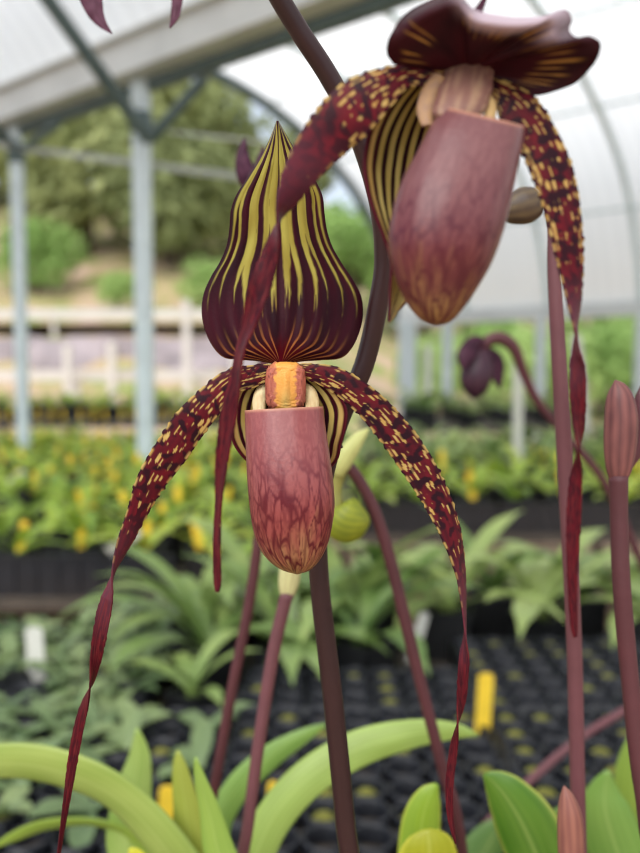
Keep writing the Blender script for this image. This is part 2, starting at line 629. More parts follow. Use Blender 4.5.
VE = [  # vein position, top end of its dark line, half width low, half width high
    (0.0, 1.2, .085, .046), (-.36, 1.2, .10, .062), (.34, 1.2, .10, .062), (-.68, 1.2, .12, .075), (.66, 1.2, .12, .075),
    (-.18, .66, .085, .030), (.17, .56, .085, .034), (-.53, .50, .095, .03), (.51, .62, .095, .03), (-.85, .75, .12, .05), (.84, .80, .12, .05),
    (-.09, .38, .05, .02), (.09, .40, .05, .02), (-.27, .37, .05, .02), (.26, .42, .05, .02), (-.44, .36, .05, .02), (.43, .38, .05, .02), (-.6, .40, .05, .02), (.6, .36, .05, .02)]
def dorsal_col(s, u):
    dark = mix(lin((36, 7, 18)), lin((56, 11, 25)), 0.5 + nz(s * 6, u * 5, 3))
    yel = mix(lin((166, 157, 76)), lin((142, 128, 54)), 0.5 + nz(s * 5, u * 9, 8))
    js = s + 0.016 * nz(u * 8, s * 3, 2) + 0.008 * nz(u * 34, s * 8, 5)
    dk = 0.0
    for v, top, w0, w1 in VE:
        if abs(js - v) > .16:
            continue
        w = lerpk([(0, w0), (.22, w0 * .95), (.34, (w0 + w1) * .52), (.52, w1), (.85, w1), (1, w1 * 2.0)], u)
        w *= 1 - sm(top - .16, top, u)
        w += .008 * nz(u * 16, v * 9)
        if w > .004:
            dk = max(dk, 1 - sm(w - .016, w + .010, abs(js - v)))
    dk = max(dk, sm(.90, .94, abs(s)))
    dk = max(dk, sm(.62, .80, abs(s)) * (1 - sm(.30, .44, u)))
    yel = mix(yel, lin((196, 104, 62)), 0.75 * (1 - sm(.16, .36, u)))
    dark = mix(lin((88, 10, 24)), dark, sm(.03, .18, u + .04 * nz(s * 9, u * 4)))
    if u < .30:
        q = abs(s) * 8.5 + .2 * nz(u * 5, s * 3)
        d2 = abs(q - math.floor(q) - .5)
        ln = (1 - sm(.06, .17, d2)) * sm(.015, .06, u) * (1 - sm(.12, .28, u + .06 * nz(s * 20, 3))) * sm(0.06, .16, abs(s))
        dk = dk * (1 - .75 * ln)
    return mix(yel, dark, dk)

fan_sepal('dorsal_sepal', F1, (281, 365), (277.5, 121),
          [(262, 361), (240, 359), (224, 357), (213, 346), (205.5, 330), (202.3, 313), (204, 295), (211, 278), (221, 261), (227.5, 244), (230, 227), (231.5, 210), (237, 195), (248, 178), (261, 158), (271, 138)],
          [(300, 361), (322, 359.5), (341, 357.5), (352, 347), (359.5, 330), (362.5, 313), (360.5, 296), (353, 281), (342, 264.5), (332, 247), (326.5, 230), (324, 213), (322.3, 197), (315.5, 182), (305, 166), (294.5, 150), (286, 136)],
          dorsal_depth, dorsal_col, M['sepal'], fl, nu=260, ns=131)

def syn_col(n, seed):
    def f(s, u):
        q = abs(s) * n + .15 * nz(u * 5, s * 2, seed)
        fr = abs(q - math.floor(q) - .5) * 2
        dk = sm(.46, .62, fr + .12 * nz(u * 9, s * 5, seed))
        yel = mix(lin((214, 196, 122)), lin((188, 164, 88)), .5 + nz(s * 4, u * 6, seed + 4))
        yel = mix(yel, lin((190, 130, 80)), .5 * sm(.75, 1, abs(s)))
        dark = mix(lin((44, 14, 26)), lin((76, 18, 30)), sm(.7, 1, abs(s)))
        dk = max(dk, sm(.93, .97, abs(s)))
        return mix(yel, dark, dk)
    return f
fan_sepal('ventral_sepal', F1, (284, 366), (291, 492),
          [(262, 371), (243, 382), (233, 396), (229, 414), (231, 436), (238, 451), (250, 464), (268, 480)],
          [(306, 371), (328, 384), (341, 397), (347, 411), (345.5, 428), (341, 444), (338, 458), (330, 468), (312, 482)],
          lambda s, u: 34 - 32 * s * s * math.sin(math.pi * min(1, .15 + u * .8)) - 6 * u, syn_col(6, 3), M['sepal'], fl, nu=130, ns=121)

ribbon('petal', F1, [(288, 372, 10, 5, 0), (268, 373, 6, 9, 0), (250, 377, 2, 11.5, 0), (231, 382, -2, 12.8, 0), (212, 399, -4, 15, 0), (191.5, 422, -6, 17.2, 8), (172, 450, -8, 17.2, 10), (151.5, 481, -9, 15, 15), (138, 511, -10, 10.8, 22), (125, 542, -10, 9, 45),
                     (114.3, 572, -9, 8, 92), (110, 590, -8, 7.5, 130), (104, 612, -7, 7.5, 175), (99, 640, -6, 7, 195), (95, 664, -5, 6.5, 235), (91.5, 684, -4, 6, 268), (85, 704, -3, 6, 315), (79, 727, -2, 5.5, 345), (72.5, 762, 0, 5, 370), (66, 805, 1, 3.6, 400), (60, 845, 2, 2.6, 420), (55, 885, 3, 1.8, 440), (53, 905, 3, .6, 440)],
       petal_color(2.3, .50), M['petal'], fl, rows=420, cols=30, edge=0.14)
ribbon('petal', F1, [(286, 371, 10, 5, 0), (306, 371, 6, 7.5, 0), (333, 378.5, 2, 12.2, 0), (354, 391.5, -1, 13.8, 0), (376.5, 411.5, -3, 15.5, 5), (398, 437, -5, 17, 8), (419, 467.5, -7, 17, 10), (437, 499, -8, 15.5, 18), (452, 535, -9, 13.5, 35), (461, 571, -9, 11, 55), (464.5, 605, -8, 9, 68),
                     (465.5, 638, -7, 7, 88), (464.5, 655, -6, 6, 130), (463.3, 672, -5, 5.6, 165), (461.3, 700, -4, 5.4, 205), (457.5, 725, -3, 5, 260), (453.3, 752, -2, 4.6, 318), (449.5, 785, -1, 4, 350), (450, 815, 0, 3.4, 375), (453, 832, 0, 2.2, 390), (455.5, 844, 0, .5, 400)],
       petal_color(7.9, .62), M['petal'], fl, rows=420, cols=30, edge=0.14)

pc1 = pouch_color(1.0, lin((146, 82, 82)), lin((112, 44, 52)), lin((140, 64, 62)), lin((176, 134, 92)), lin((88, 12, 28)))
pouch('pouch', F1, [(246.3, 410.5), (247.0, 428), (247.8, 455), (249, 480), (251, 503), (254.5, 527), (260.5, 546), (270, 559.5), (283, 568.5), (296.6, 572.6)],
      [(321.5, 406.8), (323.9, 428), (328, 455), (331.5, 482), (332.8, 504), (330.8, 523), (326.5, 542), (319, 558), (309, 568.5), (297.2, 572.7)],
      lambda t: -14 - 22 * math.sin(math.pi * min(1, t * .85)), 0.82, pc1, M['pouch'], fl, rows=190, k=170)

# column with its shield
def shield(name, F, cx, cy, w, h, d0, parent, ctr, rim, rot=0.0, bulge=12):
    pts, cl = [], []
    R, K = 40, 64
    for i in range(R + 1):
        r = i / R
        row, crow = [], []
        for j in range(K):
            th = 2 * math.pi * j / K
            q = 1 + 0.0 * math.cos(4 * th)
            bump = 0.07 * nz(math.cos(th) * 9, math.sin(th) * 9, r * 9) * sm(.6, 1, r)
            x = w * (r * q + bump) * math.copysign(abs(math.cos(th)) ** .55, math.cos(th))
            y = h * (r * q + bump) * math.copysign(abs(math.sin(th)) ** .55, math.sin(th))
            gr = -3.2 * math.exp(-((x / w) / .16) ** 2) * (1 - sm(.5, .95, r)) * bulge / 12
            rg = -2.2 * math.exp(-((r - .82) / .12) ** 2) * bulge / 12
            dd = d0 - bulge * math.sqrt(max(0, 1 - r ** 2.4)) + gr + rg + 1.6 * nz(x * .6, y * .6, 2) * sm(.55, .8, r)
            xr = x * math.cos(rot) - y * math.sin(rot)
            yr = x * math.sin(rot) + y * math.cos(rot)
            row.append(F(cx + xr, cy + yr, dd))
            side = abs(x / w)
            c = mix(ctr, mix(ctr, lin((236, 214, 130)), .6), math.exp(-((x / w) / .22) ** 2) * sm(-.4, .8, y / h))
            c = mix(c, rim, sm(.42, .62, side + .22 * nz(x * .25, y * .25, 4)) * (1 if y > -h * .75 else .8))
            c = mix(c, mix(rim, lin((96, 26, 40)), .7), sm(.2, .5, nz(x * .8, y * .8, 9)) * sm(.5, .75, side))
            crow.append(c)
        pts.append(row); cl.append(crow)
    return grid(name, pts, M['column'], parent, cl, closed=True, thick=0.0006)
shield('column', F1, 285.5, 387, 19.5, 24.5, 2, fl, lin((238, 168, 78)), lin((186, 104, 84)), bulge=10)
# pale edges of the lip behind the shield
def lobe(name, F, keys, c, parent):
    return ribbon(name, F, keys, lambda s, u, l: mix(lin(c), lin((190, 150, 96)), .3 + .5 * nz(l / 8, s * 3)), M['column'], parent, rows=40, cols=10, cup=.5, thick=.0008)
lobe('side_lobe', F1, [(268, 382, 14, 3, 0), (262, 391, 8, 5.5, 0), (259, 402, 2, 6, 0), (259, 416, -6, 5, 0)], (232, 216, 170), fl)
lobe('side_lobe', F1, [(304, 386, 14, 3, 0), (309, 392, 8, 6, 0), (312, 403, 2, 6.5, 0), (311, 414, -6, 5, 0)], (226, 206, 156), fl)
# ovary running back to the stem
A, _ = catmull([(286, 378, 30, 7), (305, 392, 52, 8), (325, 420, 58, 8), (336, 450, 57, 8.5)], 30)
mb = MB(); mb.tube([F1(*a[:3]) for a in A], [a[3] * D1 / FPX for a in A], 12)
mb.build('ovary', M['stem'], fl, smooth=True)

# ---- upper flower, nearer the camera and seen from below
fl2 = empty('flower', F2(462, 90, 20), orchid)
fl2['label'] = 'nearer flower with a forward-folded dark hood'

def hood():
    loop = [(393, 63, -4), (386.5, 52, -18), (390.5, 36, -34), (404, 18, -46), (429, 4, -58), (455, -4, -64), (474, 13, -68), (498, 19, -70), (522, 21, -66), (547, 19, -60), (564, 13, -54), (571, 22, -50),
            (569, 34, -50), (577, 41, -46), (590, 39, -40), (600, 43, -32), (599, 54, -22), (591, 67, -8), (575, 83, 6), (555, 91, 12), (534, 95, 14), (508, 92, 18), (480, 86, 22), (450, 76, 20), (420, 68, 10), (393, 63, -4)]
    A, _ = catmull(loop, 300)
    apex = np.array((468, 72, 24.0))
    R = 60
    pts, cl = [], []
    for i in range(R + 1):
        r = i / R
        row, crow = [], []
        for j in range(300):
            b = A[j]
            p = apex + (b - apex) * r
            up = max(0, (85 - b[1]) / 85)
            p[1] += -7 * math.sin(math.pi * r) * up
            p[2] += -14 * math.sin(math.pi * r) * up
            # rolled outer lip on the side towards the camera
            lip = sm(.80, 1.0, r) * sm(20, 55, -b[2])
            p[2] += 30 * lip * lip
            p[1] -= 3 * lip
            row.append(F2(*p))
            q = j / 300 * 46
            fr = abs(q - math.floor(q) - .5) * 2
            st = (1 - sm(.18, .46, fr + .3 * nz(r * 4, q * .7))) * sm(.50, .62, r + .12 * nz(q, 3)) * (1 - sm(.74, .88, r + .14 * nz(q, 9))) * (sm(.0, .2, nz(q * .42, 21)) if b[0] < 470 else sm(-.25, .1, nz(q * .42, 21)) * .8)
            c = mix(lin((40, 17, 24)), lin((58, 20, 28)), .5 + nz(q * .3, r * 3))
            c = mix(c, lin((66, 20, 28)), .5 * (1 - sm(.1, .35, r)))
            c = mix(c, lin((168, 126, 66)), st)
            c = mix(c, lin((182, 164, 174)), .95 * sm(.58, .84, r + .10 * nz(q * .5, 5)) * sm(44, 58, -b[2]) * sm(440, 490, b[0]))  # lavender lip: paler outer face, with sky gloss painted into the colour
            crow.append(c)
        pts.append(row); cl.append(crow)
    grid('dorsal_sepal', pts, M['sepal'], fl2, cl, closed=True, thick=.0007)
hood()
# hood tip standing up behind
ribbon('sepal_tip', F2, [(470, 30, -20, 8, 0), (478, 12, -14, 4.5, 0), (485, -2, -10, 2.2, 0), (490, -14, -8, .4, 0)], lambda s, u, l: lin((66, 30, 46)), M['sepal'], fl2, rows=30, cols=8)

fan_sepal('ventral_sepal', F2, (448, 66), (389, 322),
          [(432, 70), (410, 78), (388, 98), (371, 126), (364, 160), (367, 188), (374, 212), (384, 238), (391, 262), (390, 292)],
          [(462, 86), (470, 120), (476, 160), (470, 200), (455, 240), (432, 275), (408, 300)],
          lambda s, u: 14 + 58 * math.sin(math.pi * min(1, .1 + .9 * u)) * (1 - s * s * .9) + (14 if s > 0 else 0) * abs(s), syn_col(6, 11), M['sepal'], fl2, nu=150, ns=121)

ribbon('petal', F2, [(446, 78, 16, 9, 0), (424, 75, 10, 11, 0), (404, 76, 6, 11.5, 0), (383, 87, 2, 19, 0), (358.5, 104.5, 0, 26, 0), (334, 129, 1, 25, 5), (314, 153, 3, 21, 12), (298, 178, 6, 17, 28), (287, 201, 9, 14, 55), (279.8, 218, 12, 12, 86),
                     (274.5, 240, 15, 11, 125), (268.5, 262, 18, 11, 155), (259, 290, 20, 11, 170), (249.5, 322, 24, 10, 140), (241, 350, 27, 9.5, 122), (235, 384, 30, 9, 135), (229, 414, 33, 9, 160), (222.5, 456, 36, 8, 150), (219, 500, 39, 6.5, 125), (217, 545, 41, 5, 140), (217.5, 580, 42, 4.2, 160), (217, 592, 42, 2, 160)],
       petal_color(4.4, .36), M['petal'], fl2, rows=460, cols=30, edge=0.12)
ribbon('petal', F2, [(482, 84, 20, 8, 0), (503, 94, 14, 13, 0), (520, 112, 10, 21, 0), (539, 141, 8, 21, 5), (553.5, 174, 6, 21.5, 8), (563, 211, 5, 19, 10), (569, 247, 5, 16.5, 14), (573, 283, 6, 13, 25), (575.8, 318, 8, 11, 55), (576.7, 350, 10, 9, 92),
                     (577.5, 370, 12, 8.2, 140), (578, 394, 14, 8.2, 172), (578.7, 428, 16, 7.5, 212), (577.7, 457, 18, 7, 266), (575.3, 487, 20, 7, 318), (573, 533, 22, 6.8, 350), (572.2, 581, 24, 5.4, 368), (573.8, 622, 25, 4.2, 380), (575, 637, 25, 2.2, 380)],
       petal_color(9.1, .52), M['petal'], fl2, rows=440, cols=30, edge=0.14)
pc2 = pouch_color(5.0, lin((118, 76, 78)), lin((90, 44, 52)), lin((104, 48, 52)), lin((150, 116, 72)), lin((80, 22, 36)))
pouch('pouch', F2, [(446, 108.5), (432, 128), (420, 151), (404.5, 180), (394.8, 211), (390.2, 242), (395.5, 271), (407, 299), (421, 317), (434, 323.4)],
      [(522, 126.5), (521, 140), (516.6, 163), (510, 195), (502, 228), (490.5, 260), (476, 286), (461, 308), (449, 320), (437, 323.6)],
      lambda t: -6 - 22 * math.sin(math.pi * min(1, t * .85)), .82, pc2, M['pouch'], fl2, rows=190, k=170)
# column: stout, pale, slightly hairy
A, _ = catmull([(472, 62, 26, 22), (468, 78, 10, 23), (464, 95, -4, 25), (458, 112, -12, 24), (456, 124, -14, 14)], 50)
pts, cl = [], []
for i, a in enumerate(A):
    row, crow = [], []
    for j in range(48):
        th = 2 * math.pi * j / 48
        rr = a[3] * (1 + .05 * nz(math.cos(th) * 3, math.sin(th) * 3, i * .12) + .10 * math.cos(2 * th))
        row.append(F2(a[0] + rr * math.cos(th), a[1], a[2] - rr * .7 * math.sin(th)))
        c = mix(lin((132, 94, 84)), lin((162, 128, 104)), sm(-.1, .4, nz(math.cos(th) * 4, math.sin(th) * 4, i * .03)))
        c = mix(c, lin((110, 52, 62)), .7 * sm(.1, .4, nz(th * 6, i * .35, 2)) * sm(.45, .9, abs(math.cos(th))))
        crow.append(c)
    pts.append(row); cl.append(crow)
grid('column', pts, M['column'], fl2, cl, closed=True, cap=True)
lobe('side_lobe', F2, [(440, 76, 6, 6, 0), (433, 92, 2, 10, 0), (428, 110, -4, 10, 0), (428, 126, -12, 5, 0)], (156, 122, 100), fl2)
lobe('side_lobe', F2, [(484, 92, 4, 3, 0), (490, 103, -4, 5, 0), (490, 114, -10, 5, 0), (487, 124, -14, 3, 0)], (206, 176, 120), fl2)
mb = MB()
A, _ = catmull([(468, 72, .208, 11), (452, 90, .225, 10), (425, 130, .245, 9), (398, 175, .268, 9), (381, 212, .283, 9)], 40)
mb.tube([P(*a[:3]) for a in A], [a[3] * a[2] / FPX for a in A], 12)
mb.build('ovary', M['stem'], fl2, smooth=True)

# ---- topmost flower: only its hanging petal tips come into the picture
F3 = frame(0.225)
fl3 = empty('flower', F3(225, -120, 0), orchid)
fl3['label'] = 'topmost flower of which only dark petal tips show'
dkp = lambda s, u, l: mix(lin((70, 34, 50)), lin((96, 60, 78)), .5 + nz(l / 9, s * 2))
ribbon('petal', F3, [(226, -118, 10, 6, 0), (180, -124, 0, 10, 0), (130, -100, -6, 14, 0), (98, -55, -8, 15, 0), (90, -15, -8, 12.5, 0), (94, 8, -8, 9, 0), (101, 22, -8, 5, 0), (112, 34, -8, .5, 0)], dkp, M['petal'], fl3, rows=120, cols=14)
ribbon('petal', F3, [(226, -118, 10, 6, 0), (206, -95, 0, 9, 0), (190, -55, -5, 10, 0), (179, -14, -6, 6.5, 0), (177, 4, -6, 5, 0), (175, 16, -6, 4, 0), (170, 28, -6, .5, 0)], dkp, M['petal'], fl3, rows=120, cols=14)
mb = MB()
A, _ = catmull([(226, -116, 0, 7), (236, -112, 20, 7), (242, -88, 100, 7)], 20)
mb.tube([F3(*a[:3]) for a in A], [a[3] * .24 / FPX for a in A], 12)
mb.build('ovary', M['stem'], fl3, smooth=True)

# ---- strap leaves at the foot of the plant
def root_keys(keys):
    return keys
LG1, LG2 = (138, 162, 72), (168, 186, 100)
strap_leaf([(330, 1160, -60, 10, 0), (280, 1010, -30, 20, 0), (205, 905, -8, 23, 0), (160, 838, 0, 23, 10), (112, 792, 6, 23, 15), (55, 768, 10, 22, 10), (0, 762, 12, 19, 5), (-50, 775, 14, 12, 0), (-75, 795, 14, 1, 0)], LG1, LG2, orchid, .43)
strap_leaf([(330, 1160, -60, 10, 0), (300, 1040, -30, 16, 0), (250, 940, -8, 18, 0), (222, 862, 0, 17, 0), (210, 812, 4, 11, 5), (200, 778, 6, 6, 10), (196, 757, 8, 1, 10)], (128, 160, 66), (150, 178, 80), orchid, .38)
strap_leaf([(335, 1160, -60, 10, 0), (290, 1040, -30, 16, 0), (225, 930, -8, 18, 0), (194, 850, 0, 17, 0), (185, 800, 4, 13, 5), (180, 768, 6, 8, 10), (178, 750, 8, 1, 10)], (148, 160, 60), (168, 178, 82), orchid, .44)
strap_leaf([(340, 1160, -60, 10, 0), (300, 1020, -30, 18, 0), (250, 905, 0, 19, 0), (262, 840, 10, 19, 10), (300, 786, 18, 19, 20), (355, 750, 24, 18, 20), (412, 734, 28, 14, 15), (455, 731, 30, 8, 10), (478, 735, 30, 1, 5)], LG1, (178, 204, 112), orchid, .45)
strap_leaf([(330, 1160, -60, 10, 0), (290, 1050, -20, 14, 0), (225, 900, 0, 15, 0), (216, 835, 8, 14, 0), (236, 790, 14, 13.5, 10), (270, 757, 20, 12, 10), (305, 735, 22, 7, 10), (326, 724, 24, 1, 10)], (118, 158, 72), (150, 184, 96), orchid, .5)
strap_leaf([(320, 1160, -60, 10, 0), (240, 1010, -20, 20, 0), (160, 910, 0, 22, 0), (128, 852, 8, 22, 0), (132, 800, 14, 20, 5), (139, 762, 18, 13, 10), (139, 742, 20, 7, 10), (137, 728, 20, 1, 10)], (140, 170, 80), (164, 188, 104), orchid, .5)
strap_leaf([(320, 1160, -60, 8, 0), (230, 1000, -20, 10, 0), (160, 880, 0, 10, 0), (128, 836, 8, 10, 30), (90, 823, 12, 10, 40), (45, 826, 16, 9, 30), (12, 838, 18, 6, 20), (-8, 848, 18, 1, 10)], (130, 160, 60), (160, 182, 78), orchid, .5)
strap_leaf([(320, 1160, -60, 8, 0), (200, 960, -20, 12, 0), (150, 880, 0, 11, 0), (136, 856, 2, 8, 0), (130, 848, 3, 1, 0)], (190, 190, 40), (206, 202, 60), orchid, .4)

# ================================================================== OTHER SPIKES NEAR THE CAMERA
def bud_mesh(name, F, keys, c1, c2, parent, label=None, stripes=5, rows=60, k=40, flat=.8):
    A, L = catmull(keys, rows)
    cen = [F(*a[:3]) for a in A]
    pts, cl = [], []
    V = Vector((0, 1, 0))
    for i, a in enumerate(A):
        T = (cen[min(i + 1, rows)] - cen[max(i - 1, 0)]).normalized()
        S = T.cross(V).normalized()
        N = S.cross(T).normalized()
        w = max(a[3], .05) * cen[i].y / FPX
        row, crow = [], []
        for j in range(k):
            th = 2 * math.pi * j / k
            row.append(cen[i] + S * (w * math.cos(th)) + N * (w * flat * math.sin(th)))
            c = mix(lin(c1), lin(c2), .5 + .5 * math.cos(th * stripes * 2 + nz(i * .08, th)) * .7 + .4 * nz(i * .09, th * 2))
            crow.append(c)
        pts.append(row); cl.append(crow)
    o = grid(name, pts, M['bud'], parent, cl, closed=True, cap=True)
    if label:
        o['label'] = label
    return o

# pink stem beside the right-hand petal, with the olive bud at its top
sp = potted_root('orchid_spike', 0.117, 0.405, 'pale pink flower stem behind the dangling petal of the upper flower, olive bud')
tube_keys('stem', [(600, 1160, .385, 7.5), (582, 900, .345, 7.6), (578, 800, .34, 7.7), (574, 640, .336, 7.8), (566, 480, .334, 8), (559, 360, .332, 7.5), (554, 270, .332, 6.5), (553, 225, .332, 5.5), (549, 203, .333, 5.5), (541, 198, .333, 5)], M['pink_stem'], sp, n=120)
bud_mesh('bud', frame(.333), [(543, 198, 0, 2), (538, 200, 0, 13), (526, 205, 0, 18), (512, 209, 0, 15), (500, 211, 0, 8), (494, 212, 0, .5)], (98, 82, 58), (66, 52, 44), sp, 'olive brown bud')
bud_mesh('sheath', frame(.315), [(578, 920, 14, 10), (572, 860, 4, 13.5), (570, 820, 0, 13), (567, 798, 0, 8), (564, 786, 0, .8)], (150, 100, 86), (122, 76, 70), sp, 'pinkish brown sheath at the foot', flat=.9)

# dark stem at the right edge with a pink bud
sp = potted_root('orchid_spike', 0.168, 0.270, 'dark red flower stem at the right edge ending in a closed dusky pink bud')
tube_keys('stem', [(790, 1160, .275, 9), (668, 900, .30, 9), (643, 790, .303, 9), (630, 680, .305, 9), (622, 590, .305, 9), (619, 520, .306, 8.8), (618.5, 475, .306, 9.5)], M['red_stem'], sp, n=110)
bud_mesh('bud', frame(.306), [(618.5, 482, 0, 8), (619, 468, 0, 13), (620, 446, 0, 16), (621, 420, 0, 16.5), (620, 400, 0, 14), (618, 388, 0, 9), (615, 380, 0, .6)], (132, 82, 78), (90, 52, 54), sp, 'closed pink striped bud')
bud_mesh('bud', frame(.306), [(628, 470, 20, 3), (636, 446, 24, 9), (640, 420, 24, 10), (641, 398, 22, 6), (641, 385, 22, .5)], (96, 50, 58), (76, 42, 50), sp, 'smaller dark bud')

# the two stems left of the main one
sp = potted_root('orchid_spike', -0.083, 0.52, 'thin reddish flower stem left of the main stem, dark petals peeping over the hood')
tube_keys('stem', [(175, 1160, .50, 5), (203, 860, .47, 5.2), (215, 785, .465, 5.4), (232, 690, .46, 5.5), (248, 610, .458, 5.5), (257, 550, .456, 5.4), (262, 500, .455, 5.2), (264, 400, .455, 5), (262, 300, .455, 4.6), (256, 220, .455, 4.2), (252, 188, .455, 4)], M['red_stem'], sp, n=110)
f = empty('flower', frame(.455)(252, 178, 0), sp)
Fb = frame(.455)
dkb = lambda s, u, l: mix(lin((58, 30, 48)), lin((88, 54, 72)), .5 + nz(l / 9, s * 2))
ribbon('petal', Fb, [(252, 190, 0, 5, 0), (246, 178, -4, 8, 0), (243, 162, -6, 7.5, 0), (243, 148, -6, 4, 0), (245, 138, -6, .4, 0)], dkb, M['petal'], f, rows=40, cols=10, cup=.4)
ribbon('petal', Fb, [(252, 190, 2, 5, 0), (258, 180, 0, 7, 0), (261, 164, 0, 6, 0), (263, 146, 0, .4, 0)], dkb, M['petal'], f, rows=40, cols=10, cup=.4)
bud_mesh('ovary', Fb, [(252, 196, 0, 4), (251, 186, 0, 7), (251, 172, 0, 6), (251, 162, 0, 1)], (72, 36, 50), (58, 30, 44), f)

sp = potted_root('orchid_spike', -0.062, 0.43, 'pinkish flower stem with a small pale green bud under the maroon pouch')
tube_keys('stem', [(215, 1160, .425, 6), (240, 885, .405, 6.2), (248, 825, .402, 6.3), (260, 735, .40, 6.5), (273, 655, .40, 6.6), (284, 606, .40, 6.8), (288, 592, .40, 7.2)], M['pink_stem'], sp, n=90)
bud_mesh('bud', frame(.40), [(287, 600, 0, 5), (288, 588, 0, 9.5), (290, 572, 0, 11), (291, 556, 0, 9), (292, 542, 0, 4), (292, 534, 0, .5)], (206, 208, 150), (184, 176, 128), sp, 'pale green bud')

sp = potted_root('orchid_spike', 0.035, 0.50, 'purplish stem leaning behind the right petal, fat green bud at its top')
tube_keys('stem', [(500, 1160, .46, 5.6), (462, 850, .43, 6), (443, 770, .428, 6), (425, 700, .426, 6), (410, 640, .425, 6.2), (393, 570, .424, 6.2), (378, 520, .423, 6), (364, 488, .422, 5.8), (350, 468, .42, 6), (340, 462, .42, 6)], M['red_stem'], sp, n=110)
bud_mesh('bud', frame(.42), [(332, 506, 0, 6), (336, 512, 0, 18), (345, 519, -4, 24), (356, 521, -4, 21), (365, 521, -2, 11), (370, 521, 0, .6)], (150, 158, 40), (104, 118, 30), sp, 'fat green striped bud', stripes=9)
bud_mesh('pedicel', frame(.42), [(346, 464, 0, 6), (338, 474, 2, 8), (334, 490, 2, 8), (336, 508, 0, 8)], (160, 156, 84), (130, 130, 66), sp)
bud_mesh('sheath', frame(.42), [(338, 474, -4, 6), (342, 464, -6, 9), (350, 450, -6, 9), (360, 437, -4, 6), (369, 428, -2, .6)], (200, 204, 132), (176, 180, 110), sp, 'pale pointed sheath')

# far dark flower nodding on a curved stem
sp = potted_root('orchid_spike', 0.40, 0.80, 'slender curved stem with a nodding blurred dark purple flower, seen between the two big flowers')
tube_keys('stem', [(720, 900, .78, 4), (676, 660, .76, 4), (640, 560, .75, 4), (604, 482, .74, 4.2), (566, 436, .73, 4.2), (538, 402, .72, 4.5), (524, 374, .715, 5), (514, 348, .71, 6), (500, 338, .71, 7), (488, 341, .71, 6), (481, 352, .71, 5)], M['red_stem'], sp, n=110)
Fd = frame(.71)
f = empty('flower', Fd(482, 356, 0), sp)
dkd = lambda s, u, l: mix(lin((50, 26, 40)), lin((74, 42, 58)), .5 + nz(l / 9, s * 2))
bud_mesh('pouch', Fd, [(483, 348, 0, 5), (479, 360, -4, 13), (476, 376, -6, 16), (475, 390, -6, 12), (474, 399, -6, 2)], (66, 34, 50), (46, 24, 38), f)
ribbon('petal', Fd, [(484, 350, 4, 6, 0), (494, 362, 4, 11, 10), (498, 376, 4, 8, 20), (500, 390, 4, .6, 30)], dkd, M['petal'], f, rows=40, cols=10, cup=.3)
ribbon('dorsal_sepal', Fd, [(484, 348, -4, 5, 0), (476, 344, -14, 9, 0), (466, 356, -22, 9, 0), (463, 372, -24, .6, 0)], dkd, M['petal'], f, rows=40, cols=10, cup=.3)

# low, old, leaning stem at the bottom right
sp = potted_root('orchid_spike', 0.06, 0.68, 'thin leaning brownish stem low down among the black trays')
tube_keys('stem', [(400, 1000, .68, 3), (430, 890, .70, 4), (470, 843, .72, 4.4), (520, 790, .74, 4.4), (575, 742, .76, 4.2), (622, 712, .78, 4), (680, 680, .80, 3.4), (720, 660, .81, 2)], M['pink_stem'], sp, n=80)

# plants with broad leaves at the bottom right
bp = potted_root('broad_leaved_orchid', 0.088, 0.315, 'broad leaved orchid with a large dark green pale edged leaf at the lower right', r=.034)
strap_leaf([(570, 1160, 0, 12, 0), (562, 960, 0, 28, 10), (546, 880, 2, 33, 12), (526, 828, 4, 33, 15), (508, 797, 8, 24, 15), (494, 781, 12, 13, 10), (484, 774, 14, 1.5, 10)], (70, 116, 30), (102, 142, 48), bp, .385, margin=(186, 196, 90), label='dark green leaf with a pale edge', cup=.35)
bp = potted_root('broad_leaved_orchid', 0.036, 0.385, 'broad leaved orchid with two rounded yellowish green leaves at the bottom centre right', r=.034)
strap_leaf([(400, 1160, 0, 8, 0), (412, 940, 0, 20, 0), (418, 860, 2, 21, 5), (422, 820, 4, 19, 5), (429, 796, 6, 12, 5), (437, 784, 8, 1.5, 5)], (128, 164, 44), (156, 182, 60), bp, .40, margin=(190, 200, 80), cup=.35)
strap_leaf([(412, 1100, 20, 10, 0), (424, 950, -10, 30, 0), (428, 880, -16, 33, 0), (429, 850, -16, 28, 0), (428, 836, -14, 18, 0), (427, 829, -13, 2, 0)], (150, 158, 26), (172, 174, 44), bp, .38, margin=(206, 204, 70), label='yellow green rounded leaf', cup=.3)
strap_leaf([(400, 1160, 20, 8, 0), (440, 960, 20, 20, 0), (468, 880, 24, 22, 5), (490, 840, 28, 18, 5), (506, 815, 30, 2, 5)], (86, 124, 60), (112, 144, 76), bp, .56, cup=.3)
bp = potted_root('broad_leaved_orchid', 0.215, 0.44, 'broad leaved orchid with blurred mid green leaves at the lower right corner', r=.034)
strap_leaf([(740, 1160, 0, 8, 0), (660, 960, 0, 26, 0), (624, 870, 4, 30, 8), (606, 815, 6, 26, 10), (604, 788, 8, 14, 10), (608, 770, 8, 1.5, 10)], (106, 148, 62), (134, 168, 82), bp, .48, cup=.3)
strap_leaf([(740, 1160, 0, 8, 0), (690, 960, 20, 24, 0), (650, 860, 24, 28, 8), (638, 790, 30, 24, 8), (640, 745, 34, 14, 8), (650, 722, 36, 1.5, 8)], (120, 150, 60), (148, 170, 74), bp, .52, cup=.3)
strap_leaf([(740, 1160, 0, 8, 0), (640, 1000, -20, 22, 0), (590, 900, -16, 24, 8), (572, 840, -10, 18, 8), (556, 808, -6, 2, 8)], (96, 136, 56), (128, 160, 72), bp, .5, cup=.3)

